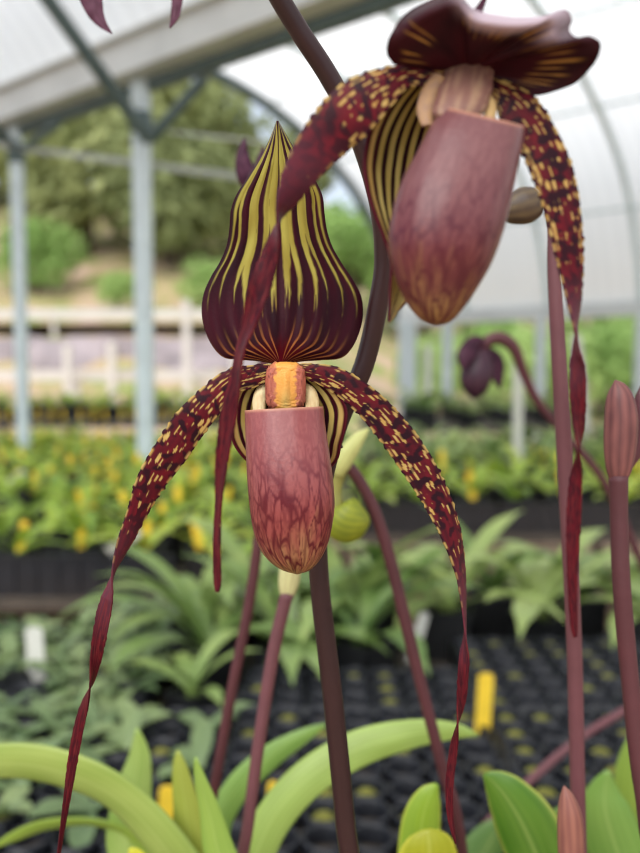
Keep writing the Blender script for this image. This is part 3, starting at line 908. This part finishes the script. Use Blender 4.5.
# ================================================================== BENCHES
def bench(x0, x1, y0, y1, z, label):
    t = empty('bench', ((x0 + x1) / 2, (y0 + y1) / 2, 0))
    tag(t, label, 'bench', 'steel plant benches')
    mb = MB()
    mb.box(((x0 + x1) / 2, (y0 + y1) / 2, z - .006), (x1 - x0, y1 - y0, .012))
    mb.build('bench_top', M['bench'], t)
    mb = MB()
    for (a, b) in (((x0, y0), (x1, y0)), ((x0, y1), (x1, y1)), ((x0, y0), (x0, y1)), ((x1, y0), (x1, y1))):
        mb.beam((a[0], a[1], z - .022), (b[0], b[1], z - .022), .02, .02)
    mb.build('frame', M['bench'], t)
    n = max(2, int((x1 - x0) / 1.6) + 1)
    for k in range(n):
        for y in (y0 + .06, y1 - .06):
            x = x0 + .06 + (x1 - x0 - .12) * k / (n - 1)
            MB().box((x, y, (z - .012) / 2), (.045, .045, z - .012)).build('leg', M['bench'], t)
    return t
bench(-1.05, 1.25, 0.14, 1.82, BZ, 'black steel plant bench nearest the camera under the grid of black cell trays')
bench(-4.1, -0.06, 2.08, 5.75, BZ, 'plant bench on the left carrying rows of yellow tagged seedlings')
bench(0.10, 3.2, 2.90, 5.55, BZ, 'plant bench on the right beyond the large leafy plants')
ZC = 0.93
bench(-6.2, -0.65, 6.3, 8.2, ZC, 'far plant bench on the left below the open side')
bench(0.35, 2.1, 5.75, 7.3, ZC, 'far plant bench on the right below the eave')

# ---- cell trays of the nearest bench
def cell_tray(x0, y0, nx, ny, p, h, moss, label, group, rot=0.0):
    t = empty('cell_tray', (x0 + nx * p / 2, y0 + ny * p / 2, BZ))
    tag(t, label, 'tray', group)
    mb = MB()
    w = .005
    for i in (0, nx):
        mb.box((x0 + i * p, y0 + ny * p / 2, BZ + h / 2), (w, ny * p + w, h))
    for j in (0, ny):
        mb.box((x0 + nx * p / 2, y0 + j * p, BZ + h / 2 - .0006), (nx * p + w * .9, w, h - .0012))
    for i in range(nx):
        for j in range(ny):                      # round cells with a rolled rim
            cx, cy = x0 + (i + .5) * p, y0 + (j + .5) * p
            rr = []
            for q, zz in ((.40, -.02), (.43, .0), (.46, .003), (.495, .001), (.50, -.004), (.47, -.03)):
                rr.append([Vector((cx + q * p * math.cos(a * math.pi / 8), cy + q * p * math.sin(a * math.pi / 8), BZ + h + zz + .003 * nz(cx * 40, cy * 40))) for a in range(16)])
            mb.grid(rr, closed=True)
    mb.build('tray_frame', M['tray'], t, smooth=True)
    mb = MB()
    rows = []
    for j in range(ny * 3 + 1):
        rows.append([Vector((x0 + i * p / 3, y0 + j * p / 3, BZ + h * .72 + .012 * nz((x0 + i * p / 3) * 30, (y0 + j * p / 3) * 30))) for i in range(nx * 3 + 1)])
    mb.grid(rows)
    o = mb.build('potting_mix', M['mix'], t, smooth=True)
    o['kind'] = 'stuff'
    mb = MB()
    for i in range(nx):
        for j in range(ny):
            if random.random() < moss:
                cx, cy = x0 + (i + .5) * p, y0 + (j + .5) * p
                rr = []
                for q in (0.02, .5, 1):
                    rr.append([Vector((cx + q * p * .36 * math.cos(a * math.pi / 6), cy + q * p * .36 * math.sin(a * math.pi / 6), BZ + h * .72 + .014 * (1 - q * q) + .006)) for a in range(12)])
                mb.grid(rr, closed=True)
    if mb.v:
        o = mb.build('moss', M['moss'], t, smooth=True)
        o['kind'] = 'stuff'
    t.rotation_euler.z = rot
    return t

tr = [(-.52, .738, 'black cell tray at the lower left below the strap leaves'), (-.13, .738, 'black cell tray behind the maroon pouch stem at the bottom'), (.26, .90, 'mossy black cell tray at the bottom right, yellow tag behind it'),
      (-.13, 1.23, 'second black cell tray out behind the main stem'), (.26, 1.23, 'mossy black cell tray around the single yellow tag'), (.65, .90, 'black cell tray in the lower right corner'), (.65, 1.23, 'black cell tray at the right edge behind the pink stem')]
for x, y, lb in tr:
    cell_tray(x, y, 7, 9 if y < .8 else (3 if x < 0 else 6), .054, .07, .12 if x < -.3 else (.3 if x < 0 else .5), lb, 'black cell trays on the nearest bench')
for x, y, lb in ((-.92, 1.16, 'seedling tray at the left edge holding small plants'), (-.515, 1.26, 'seedling tray by the white tag holding small grey green plants')):
    cell_tray(x, y, 7 if x < -.6 else 4, 9, .0545, .07, .1, lb, 'seedling trays on the left')

# ---- plants on benches: foliage kinds
def foliage(mb, n, L, W, spread, droop, z0, el=(.5, 1.25)):
    a0 = random.uniform(0, 6.28)
    for k in range(n):
        az = a0 + (math.pi * k if n > 3 and k % 2 else 0) + random.uniform(-spread, spread) + k * 2.1
        leaf_into(mb, (random.uniform(-.006, .006), random.uniform(-.006, .006), z0), az, L * random.uniform(.7, 1.1), W * random.uniform(.8, 1.15), random.uniform(*el), droop * random.uniform(.7, 1.3))

def square_pot(mb, w, h):
    for a in range(4):
        r = Matrix.Rotation(a * math.pi / 2, 3, 'Z')
        mb.box(r @ Vector((w / 2 - .002, 0, h / 2)), (.004, w, h), r)
        mb.box(r @ Vector((w / 2 + .001, 0, h - .006)), (.005, w + .006, .012), r)
    mb.box((0, 0, h - .02), (w - .008, w - .008, .012))

def proto(kind, n, L, W, droop, mat, w=.075, h=.09, el=(.5, 1.25), name='potted_orchid'):
    """one plant built at the origin, to be copied"""
    t = empty(name, (0, 0, 0))
    if name == 'seedling':
        mb = MB(); foliage(mb, n, L, W, .7, droop, 0.0, el)
        o = mb.build(name, mat, None, smooth=True)
        o.data.transform(Matrix.Translation(o.location)); o.location = (0, 0, 0)
        bpy.data.objects.remove(t)
        return o
    mb = MB(); square_pot(mb, w, h)
    mb.build('pot', M['pot'], t)
    mb = MB(); foliage(mb, n, L, W, .7, droop, h - .015, el)
    mb.build('foliage', mat, t, smooth=True)
    return t
used = set()
def place(pr, x, y, z, rz, sc_, label, group, cat='potted plant'):
    if pr.name not in used:
        used.add(pr.name)
        r = pr
    else:
        r = pr.copy(); C.objects.link(r)
        for ch in pr.children:
            c = ch.copy(); C.objects.link(c); c.parent = r
    r.location = (x, y, z); r.rotation_euler = (0, 0, rz)
    tag(r, label, cat, group)
    r.scale = (sc_, sc_, sc_)
    return r

seed_p = [proto('s', random.choice((5, 6, 7)), .17, .017, 1.5, M['seedling']) for _ in range(6)]
mid_p = [proto('m', random.choice((6, 7)), .19, .019, 1.4, M['green']) for _ in range(5)]
big_p = [proto('b', random.choice((8, 9, 10)), .30, .026, 1.5, M['green'], .10, .10, (.5, 1.2)) for _ in range(4)]
low_p = [proto('l', random.choice((4, 5)), .075, .013, .9, M['greydull'], .046, .05, (.25, .8), 'seedling') for _ in range(5)]

def tagmesh(w, h, mat, x, y, z, rz, lean, label, group, name='plant_tag'):
    mb = MB()
    mb.v = [Vector(v) for v in ((-w / 2, -.0006, 0), (w / 2, -.0006, 0), (w / 2, -.0006, h - w * .2), (w * .3, -.0006, h), (-w * .3, -.0006, h), (-w / 2, -.0006, h - w * .2),
                                (-w / 2, .0006, 0), (w / 2, .0006, 0), (w / 2, .0006, h - w * .2), (w * .3, .0006, h), (-w * .3, .0006, h), (-w / 2, .0006, h - w * .2))]
    mb.f = [(5, 4, 3, 2, 1, 0), (6, 7, 8, 9, 10, 11)] + [(i, (i + 1) % 6, 6 + (i + 1) % 6, 6 + i) for i in range(6)]
    o = mb.build(name, mat)
    o.location = (x, y, z)
    o.rotation_euler = (lean[0], lean[1], rz)
    tag(o, label, 'plant tag', group)
    return o
tp = {}
def tag_copy(kind, x, y, z, rz, lean, label, group, s=1.0):
    if kind not in tp:
        w, h, mat = {'y': (.026, .12, M['yellow']), 'w': (.03, .12, M['white'])}[kind]
        tp[kind] = tagmesh(w, h, mat, x, y, z, rz, lean, label, group)
        o = tp[kind]
    else:
        o = tp[kind].copy(); C.objects.link(o)
        o.location = (x, y, z); o.rotation_euler = (lean[0], lean[1], rz)
        tag(o, label, 'plant tag', group)
    o.scale = (s, s, s)
    return o

def side_word(px):
    return 'left' if px < 215 else ('middle' if px < 340 else 'right')

# middle bench, left block
for j in range(14):
    y = 2.17 + j * .255
    for i in range(30):
        x = -.16 - i * .165 + random.uniform(-.012, .012)
        if x < -4.0:
            continue
        px = 320 + x / y * FPX
        if px < -25:
            continue
        depth = 'front row' if j == 0 else ('middle rows' if j < 7 else 'back rows')
        sz = random.uniform(1.05, 1.4)
        place(random.choice(seed_p), x, y + random.uniform(-.004, .004), BZ, random.uniform(-.2, .2) + random.choice((0, 1, 2, 3)) * math.pi / 2, sz,
              f'yellow green potted orchid in the {depth} of the left seedling bench', f'seedlings in the {depth} of the left bench')
        if random.random() < (.62 if j else .75):
            tag_copy('y', x + random.uniform(-.02, .02), y - .026, BZ + .078 * sz, random.uniform(-.5, .5), (random.uniform(-.1, .25), random.uniform(-.2, .2)),
                     f'yellow plant tag in the {depth} of the left seedling bench', f'yellow tags in the {depth} of the left bench', random.uniform(.75, 1.0))
# middle bench, right block
for j in range(10):
    y = 3.0 + j * .26
    for i in range(26):
        x = .20 + i * .185 + random.uniform(-.015, .015)
        px = 320 + x / y * FPX
        if px > 665 or x > 3.1:
            continue
        depth = 'front row' if j == 0 else ('middle rows' if j < 6 else 'back rows')
        sz = random.uniform(1.05, 1.4)
        place(random.choice(mid_p if j > 3 else seed_p), x, y + random.uniform(-.004, .004), BZ, random.uniform(-.2, .2) + random.choice((0, 1, 2, 3)) * math.pi / 2, sz,
              f'green potted orchid in the {depth} of the right middle bench', f'orchids in the {depth} of the right bench')
        if random.random() < .26 and j < 6:
            tag_copy('y', x + random.uniform(-.02, .02), y - .026, BZ + .078 * sz, random.uniform(-.5, .5), (random.uniform(-.1, .25), random.uniform(-.2, .2)),
                     f'yellow plant tag in the {depth} of the right middle bench', f'yellow tags in the {depth} of the right bench', random.uniform(.8, 1.1))
# far benches
for (x0, x1, y0, y1, wd) in ((-6.1, -.75, 6.42, 8.1, 'left'), (.45, 2.0, 5.87, 7.2, 'right')):
    y = y0
    while y < y1:
        x = x0
        while x < x1:
            px = 320 + x / y * FPX
            if -20 < px < 660:
                place(random.choice(seed_p if wd == 'left' else mid_p), x, y, ZC, random.uniform(0, 6.28), random.uniform(1.1, 1.5),
                      f'distant potted orchid on the far {wd} bench', f'orchids on the far {wd} bench')
                if wd == 'left' and y < y0 + .2:
                    for dx in (-.1, .0, .1):
                        tag_copy('y', x + dx, y - .06, ZC + .02, random.uniform(-.2, .2), (.1, random.uniform(-.1, .1)), 'tiny yellow tag along the front edge of the far left bench', 'yellow tags along the far left bench', .8)
            x += .33
        y += .36

# black carrying trays along the bench fronts
for (xa, xb, y, wd) in ((-3.5, -.1, 2.095, 'left seedling'), (.14, 3.1, 2.912, 'right middle')):
    x = xa
    k = 0
    while x < xb - .3:
        L = min(.52, xb - x)
        t = empty('plant_tray', (x + L / 2, y + .005, BZ))
        tag(t, f'black plastic tray edge along the front of the {wd} bench', 'tray', f'trays along the {wd} bench')
        mb = MB()
        mb.box((x + L / 2, y, BZ + .055), (L - .012, .006, .11))
        mb.box((x + L / 2, y - .006, BZ + .105), (L - .008, .012, .012))
        for q in range(9):
            mb.box((x + .03 + q * (L - .06) / 8, y - .005, BZ + .05), (.008, .006, .09))
        mb.build('tray_wall', M['tray'], t)
        x += L
        k += 1

# large leafy plants at the back of the nearest bench
big_spots = [(-.235, 1.60, 'long leaved orchid at the back of the near bench, left of the pink stems'), (-.14, 1.72, 'long leaved orchid behind the two reddish stems on the near bench'), (-.215, 1.45, 'long leaved orchid in front of the pair by the reddish stems'),
             (-.03, 1.70, 'long leaved orchid directly behind the main stem'), (.06, 1.615, 'leafy orchid just right of the main stem on the near bench'), (.14, 1.74, 'leafy orchid far behind the leaning purplish stem'),
             (-.06, 1.46, 'leafy orchid just behind the second tray, between the main stem and the pink stems'), (.075, 1.47, 'leafy orchid behind the leaning purplish stem, close to the white tag'),
             (.27, 1.66, 'large leafy orchid under the right drooping petal'), (.39, 1.78, 'large leafy orchid right of the drooping petal tip'), (.46, 1.63, 'large leafy orchid left of the pale pink stem'),
             (.57, 1.75, 'large leafy orchid behind the pale pink stem'), (.67, 1.62, 'large leafy orchid between the pink and dark red stems'), (.76, 1.76, 'large leafy orchid behind the dark red stem at the edge'), (.86, 1.66, 'large leafy orchid at the right edge of the near bench'), (.95, 1.78, 'leafy orchid on the right end of the near bench')]
for x, y, lb in big_spots:
    place(random.choice(big_p), x, y, BZ, random.uniform(0, 6.28), random.uniform(.95, 1.12) * (1 if x > 0 else .9), lb, 'leafy orchids at the back of the near bench')
# low seedlings in the left trays
for tx, ty in ((-.92, 1.16), (-.515, 1.26)):
    for i in range(7 if tx < -.6 else 4):
        for j in range(9):
            if random.random() < .8:
                place(random.choice(low_p), tx + (i + .5) * .0545, ty + (j + .5) * .0545, BZ + .069, random.uniform(0, 6.28), random.uniform(.9, 1.15),
                      'small grey green seedling in the ' + ('left edge tray' if tx < -.6 else 'tray by the white tag'), 'seedlings in the ' + ('left edge tray' if tx < -.6 else 'tray by the white tag'))
for i in range(7):
    for j in range(3, 9):
        if random.random() < (.75 if i < 4 else .4):
            place(random.choice(low_p), -.52 + (i + .5) * .054, .738 + (j + .5) * .054, BZ + .069, random.uniform(0, 6.28), random.uniform(.9, 1.15),
                  'small grey green seedling in the black tray behind the strap leaves at lower left', 'seedlings in the black tray at lower left')
place(mid_p[1], -.21, 1.29, BZ, 1.0, .8, 'small green orchid in front of the long leaved plants by the reddish stems', None)

# single tags that stand out
tagmesh(.0235, .105, M['yellow'], .242, 1.16, BZ + .048, .1, (.06, .03), 'single yellow plant tag standing in the near black trays right of the petal tip', None)
p = P(37, 676, 1.36)
tagmesh(.031, .10, M['white'], p.x, p.y, p.z - .012, -.05, (.02, -.03), 'white plant tag standing in the seedling tray at the left', None)
p = P(411, 640, 1.50)
tagmesh(.024, .10, M['white'], p.x, p.y, BZ + .04, .5, (.1, .25), 'white tag leaning behind the purplish stem', None)
for px, py, Y, lb in ((275, 835, .93, 'yellow tag low down between the pink stem and the main stem'), (165, 835, .92, 'yellow tag lying low beside the upright strap leaf')):
    p = P(px, py, Y)
    tagmesh(.022, .07, M['yellow'], p.x, p.y, BZ + .045, random.uniform(-.3, .3), (.2, .1), lb, None)
for px, Y, lb, l in ((112, 2.14, 'white tag tilted across the front of the left seedling bench', .9), (75, 4.3, 'white tag lying among the back seedlings at the left', 1.1), (190, 4.5, 'white tag lying among the back seedlings by the left petal', 1.2), (10, 3.4, 'white tag lying among the seedlings at the left edge', 1.0)):
    p = P(px, 500, Y)
    tag_copy('w', p.x, Y - .05, BZ + .12, .2, (.5, l), lb, None)
# white stakes
for px, y0, y1, Y, w, lb in ((518, 352, 478, 3.9, .045, 'tall white stake standing behind the pink stem'), (590, 335, 400, 5.2, .06, 'white leaning stake left of the pink bud'), (428, 345, 380, 6.4, .06, 'short white stake beside the grey eave post')):
    p0, p1 = P(px, y1, Y), P(px - (14 if px == 590 else 0), y0, Y)
    zb = BZ if Y < 5.3 else ZC
    mb = MB(); mb.beam((p0.x, p0.y, zb), (p1.x, p1.y, p1.z), w, .012)
    tag(mb.build('stake', M['white']), lb, 'stake')

# ================================================================== GREENHOUSE
E0 = Vector((.84, 9.0, H))
U = Vector((.774, -.634, 0)).normalized()
Vv = Vector((.634, .774, 0)).normalized()
def E(t, s, z):
    return E0 + U * t - Vv * s + Vector((0, 0, z))
prof1 = [(0, .585), (.12, 1.0), (.34, 1.42), (.68, 1.78), (1.165, 2.07), (2.0, 2.38), (2.93, 2.49), (4.0, 2.25), (4.7, 1.85), (5.05, 1.50)]
prof2 = [(5.05, 1.50), (5.4, 1.85), (6.1, 2.25), (7.1, 2.49), (7.9, 2.46), (8.5, 2.36)]
PR1, _ = catmull(prof1, 60)
PR2, _ = catmull(prof2, 40)
def vault(PR, t0, t1, name, label):
    pts = [[E(t0 + (t1 - t0) * i / 40, a[0], a[1]) for i in range(41)] for a in PR]
    mb = MB(); mb.grid(pts)
    return struct(mb.build(name, M['roof'], smooth=True), label)
vault(PR1, 0, 11, 'ceiling', 'white translucent arched roof of the far bay')
vault(PR2, -1.5, 9, 'ceiling', 'white translucent arched roof over the camera')
# hoops and purlins
def pipe(pts, r, name, mat, label=None, k=8):
    mb = MB(); mb.tube(pts, r, k)
    return struct(mb.build(name, mat, smooth=True), label)
for k in range(0, 11):
    t = .02 + k * .885
    pipe([E(t, a[0], a[1] - .03) for a in PR1], .028 if k else .05, 'rafter', M['rafter'] if k else M['darksteel'], 'curved roof hoop' if k else 'dark end hoop of the far bay')
for t in (3.7, 5.4, 7.1, 8.8):
    pipe([E(t, a[0], a[1] - .03) for a in PR2], .02, 'rafter', M['rafter'], 'curved roof hoop')
for s_, z_ in ((.34, 1.42), (1.165, 2.07), (2.1, 2.40), (3.4, 2.43), (4.3, 2.10)):
    pipe([E(0, s_, z_ - .02), E(11, s_, z_ - .02)], .012, 'purlin', M['rafter'], 'thin roof purlin')
# gutter between the bays
mb = MB()
a, b = E(-1.5, 5.05, 1.43), E(9, 5.05, 1.43)
mb.beam(a, b, .20, .15)
mb.beam(a + Vector((0, 0, .08)), b + Vector((0, 0, .08)), .28, .02)
struct(mb.build('gutter_beam', M['gutter'], bevel=.006), 'pale grey roof gutter running diagonally across the top')
mb = MB(); mb.beam(E(-1.5, 5.02, 1.33), E(9, 5.02, 1.33), .05, .05)  # dark strip added to stand for the shaded underside of the gutter
struct(mb.build('beam', M['darksteel']), 'dark strip put in for the shade under the gutter')
# eave beam and posts of the far bay
mb = MB(); mb.beam(E(0, 0, .56), E(11, 0, .56), .07, .13)
struct(mb.build('eave_beam', M['gutter']), 'pale eave beam of the far bay')
for px, Y, w, lb in ((407, 8.9, .18, 'grey eave post between the two big flowers'), (447, 8.55, .10, 'slim grey eave post right of the main eave post'), (540, 7.9, .09, 'slim eave post behind the curved stem'), (641, 7.3, .10, 'eave post at the right edge')):
    p = P(px, 370, Y)
    zt = H + .52
    struct(MB().box((p.x, p.y, zt / 2), (w, w, zt)).build('post', M['galv'], bevel=.01), lb)
# gutter posts with braces
for px, Y, w, lb in ((145, 3.86, .078, 'galvanised post left of the striped hood'), (22, 4.56, .062, 'galvanised post near the left edge')):
    p = P(px, 370, Y)
    zt = H + 1.35
    struct(MB().box((p.x, p.y, zt / 2), (w, w, zt)).build('post', M['galv'], bevel=.008), lb)
    struct(MB().box((p.x, p.y - .0, H + (1.16 if px > 100 else 1.2)), (w + .02, w + .02, .10)).build('bracket', M['darksteel'], bevel=.01))
p0 = P(149, 140, 3.80)
mb = MB(); mb.beam(p0, P(44, -6, 3.25), .038, .05)
mb.beam(P(44, -6, 3.25), P(10, -60, 3.0), .038, .05)
struct(mb.build('brace', M['darksteel']), 'dark diagonal brace from the post up to the roof')
mb = MB(); mb.beam(P(150, 140, 3.84), P(205, 78, 3.62), .035, .04)
struct(mb.build('brace', M['darksteel']), 'short dark brace from the post to the gutter')
mb = MB(); mb.beam(P(22, 152, 4.5), P(-14, 120, 4.3), .03, .03)
struct(mb.build('brace', M['darksteel']))
mb = MB(); mb.beam(P(22, 150, 4.56), P(60, 122, 4.3), .03, .03)
struct(mb.build('brace', M['darksteel']))
for (a, b, r) in (((-30, 140, 4.8), (262, 178, 3.7), .008), ((-30, 143, 4.7), (262, 182, 3.6), .005), ((150, 130, 3.9), (262, 142, 3.4), .006)):
    pipe([P(*a), P(*b)], r, 'wire', M['gutter'], 'thin wire stretched between posts')

# ground inside
mb = MB()
mb.grid([[Vector((-14 + 28 * i / 20, -6 + 17.5 * j / 20, 0)) for i in range(21)] for j in range(21)])
struct(mb.build('floor', M['floor']), 'brown gravel floor')

# ================================================================== OUTSIDE
GX = np.linspace(-45, 60, 90)
def ground_z(x, y):
    base = lerpk([(11.5, .0), (12.0, .55), (14, .9), (16.5, 2.0), (18.5, 2.25), (20.5, 2.4), (27, 5.2), (40, 10), (60, 15)], y)
    right = lerpk([(11.5, 0), (14, .3), (20, .8), (30, 3.0), (60, 12)], y)
    k = sm(-1.5, 2.5, x)
    return base * (1 - k) + right * k + .18 * nz(x * .6, y * .6) * sm(12, 15, y)
rows = []
for y in np.concatenate([np.linspace(10.4, 24, 40), np.linspace(25, 62, 25)]):
    rows.append([Vector((x, y, ground_z(x, y) - .02)) for x in GX])
mb = MB(); mb.grid(rows)
struct(mb.build('ground_outside', M['ground'], smooth=True), 'dry grassy bank outside the greenhouse')
# rock face
rows = []
for i in range(9):
    t = i / 8
    rows.append([Vector((x, 14.6 + 1.3 * t + .4 * nz(x * .9, t * 2, 4), .95 + 1.05 * t + .14 * nz(x * 1.8, t * 3, 9))) for x in np.linspace(-14, -1.2, 90)])
mb = MB(); mb.grid(rows)
struct(mb.build('rock_face', M['rock'], smooth=True), 'grey rock face below the road')
# road with white rails
mb = MB()
mb.grid([[Vector((x, yy, ground_z(x, 18.6) * 0 + 2.36)) for x in np.linspace(-20, -1.5, 30)] for yy in (17.6, 20.2)])
struct(mb.build('road', M['road']), 'pale road across the bank')
for (yy, zz, hh, lb) in ((17.5, 2.45, .22, 'white guard rail along the road outside'), (12.6, 1.18, .17, 'white low rail just outside the greenhouse')):
    t = empty('guard_rail', (-8, yy, 0))
    tag(t, lb, 'rail')
    mb = MB(); mb.beam((-18, yy, zz + hh / 2), (-1.6, yy, zz + hh / 2), .06, hh)
    mb.build('rail', M['rail'], t)
    for k in range(9):
        x = -17.5 + k * 1.95
        g = ground_z(x, yy) - .1
        MB().box((x, yy + .08, (g + zz + hh) / 2), (.09, .09, zz + hh - g)).build('rail_post', M['rail'], t)
for k, px in enumerate((68, 112, 187, 235)):
    p = P(px, 370, 12.2)
    z1 = P(px, (345, 342, 300, 345)[k], 12.2).z
    mb = MB(); mb.beam((p.x, p.y, ground_z(p.x, p.y) - .1), (p.x, p.y, z1), .11, .11)
    tag(mb.build('fence_post', M['rail']), ('white fence post outside between the two galvanised posts', 'white fence post outside just left of the galvanised post', 'taller white fence post outside right of the galvanised post', 'white fence post outside below the striped hood')[k], 'post', 'white posts outside')

def tree_proto(seed, nleaf, ls, mat):
    rnd = random.Random(seed)
    t = empty('tree', (0, 0, 0))
    mb = MB()
    lobes = [(Vector((rnd.uniform(-.5, .5), rnd.uniform(-.5, .5), rnd.uniform(.5, 1.25))), rnd.uniform(.32, .55)) for _ in range(11)]
    for k in range(nleaf):
        c, r = rnd.choice(lobes)
        d = Vector((rnd.gauss(0, 1), rnd.gauss(0, 1), rnd.gauss(0, 1))).normalized()
        p = c + d * r * rnd.uniform(.72, 1.0)
        n = (d + Vector((rnd.uniform(-1, 1), rnd.uniform(-1, 1), rnd.uniform(-.5, 1)))).normalized()
        a = n.orthogonal().normalized()
        b = n.cross(a)
        s = ls * rnd.uniform(.6, 1.3)
        i = len(mb.v)
        mb.v += [p - a * s, p + b * s * .6, p + a * s, p - b * s * .6]
        mb.f.append((i, i + 1, i + 2, i + 3))
    mb.build('crown', mat, t)
    mb = MB()
    mb.tube([(0, 0, -.25), (.02, .01, .3), (-.02, .03, .7), (.03, 0, 1.0)], [.06, .05, .035, .015], 8)
    for c, r in lobes[:6]:
        mb.tube([(0, .02, .35), c * .6 + Vector((0, 0, .1)), c], [.03, .018, .006], 6)
    mb.build('trunk', M['bark'], t, smooth=True)
    return t
tA = [tree_proto(s, 3600, .055, M['tree']) for s in (1, 2, 3)]
tB = [tree_proto(s, 3000, .06, M['brightree']) for s in (5, 6)]
trees = [  # px, depth, size, kind, label
    (88, 27, 4.0, 0, 'dull olive tree behind the bank between the galvanised posts'), (172, 26, 3.1, 1, 'rounded olive tree behind the bank right of the galvanised post'), (238, 27, 2.4, 2, 'olive tree behind the bank left of the striped hood'),
    (40, 36, 6.0, 1, 'tall hazy tree high on the hill at the left'), (150, 37, 5.2, 2, 'tall hazy tree high on the hill behind the post'), (-60, 36, 6.2, 0, 'tall hazy tree at the left edge of the hill'),
    (225, 38, 3.3, 0, 'pale tree on the hill crest below the blue sky'), (298, 36, 2.6, 1, 'hazy tree hidden behind the striped hood'), (365, 36, 2.2, 2, 'hazy tree between hood and upper flower')]
for px, Y, s, k, lb in trees:
    x = (px - 320) / FPX * Y
    place(tA[k], x, Y, ground_z(x, Y) - .14 * s, random.uniform(0, 6), s, lb, 'trees on the hill outside', 'tree')
for i, (px, Y, s, lb) in enumerate(((40, 23, 1.35, 'bright green bushy tree on the bank at the left edge'), (352, 28, 2.5, 'bright green tree between the striped hood and the dark stem'), (212, 22, .9, 'small bright bush on the bank right of the post'), (118, 21.5, .7, 'small light bush on the bank left of the post'),
                                   (430, 16, 1.0, 'green bush outside behind the eave post'), (480, 17, 1.2, 'green bush outside behind the dark nodding flower'), (540, 15, 1.1, 'green bush outside behind the pink stem'), (600, 16, 1.3, 'green bush outside behind the pink bud'), (655, 15, 1.2, 'green bush outside at the right edge'),
                                   (510, 26, 2.6, 'green tree outside beyond the far eave'), (620, 27, 2.8, 'green tree outside far right below the eave'), (425, 27, 2.4, 'green tree outside beyond the eave post'))):
    x = (px - 320) / FPX * Y
    place(tB[i % 2], x, Y, ground_z(x, Y) - .05, random.uniform(0, 6), s, lb, 'bright trees and bushes outside', 'tree' if s > 1.5 else 'bush')

# ================================================================== LIGHT
w = bpy.data.worlds.new('sky')
sc.world = w
w.use_nodes = True
nt = w.node_tree
bg = nt.nodes['Background']
sky = nt.nodes.new('ShaderNodeTexSky')
sky.sky_type = 'NISHITA'
sky.sun_disc = False
sky.sun_elevation = math.radians(52)
sky.sun_rotation = math.radians(150)
sky.dust_density = 3.0
mx = nt.nodes.new('ShaderNodeMix')
mx.data_type = 'RGBA'
mx.inputs[0].default_value = .68
nt.links.new(sky.outputs[0], mx.inputs[6])
mx.inputs[7].default_value = (3.0, 3.15, 3.3, 1)
nt.links.new(mx.outputs[2], bg.inputs['Color'])
bg.inputs['Strength'].default_value = .26

sl = bpy.data.lights.new('sun', 'SUN')
sl.energy = 3.0
sl.angle = math.radians(50)
sl.color = (1, .96, .9)
so = bpy.data.objects.new('sun', sl)
so.rotation_euler = (math.radians(46), 0, math.radians(-24))
C.objects.link(so)

# ================================================================== CAMERA
cd = bpy.data.cameras.new('camera')
cam = bpy.data.objects.new('camera', cd)
C.objects.link(cam)
cam.location = (0, 0, H)
cam.rotation_euler = (math.pi / 2 - PITCH, 0, 0)
cd.sensor_fit = 'VERTICAL'
cd.sensor_height = 36.0
cd.lens = 36.0 * FPX / 853.0
cd.clip_start = .01
cd.clip_end = 300
cd.dof.use_dof = True
cd.dof.focus_distance = .264
cd.dof.aperture_fstop = 7.4
sc.camera = cam

sc.view_settings.view_transform = 'Standard'
sc.view_settings.look = 'None'
sc.view_settings.gamma = 1
sc.view_settings.use_curve_mapping = False
sc.view_settings.exposure = 0.22
sc.cycles.use_denoising = True
sc.cycles.filter_width = 1.1
sc.cycles.max_bounces = 10
sc.cycles.diffuse_bounces = 6
sc.cycles.transmission_bounces = 6
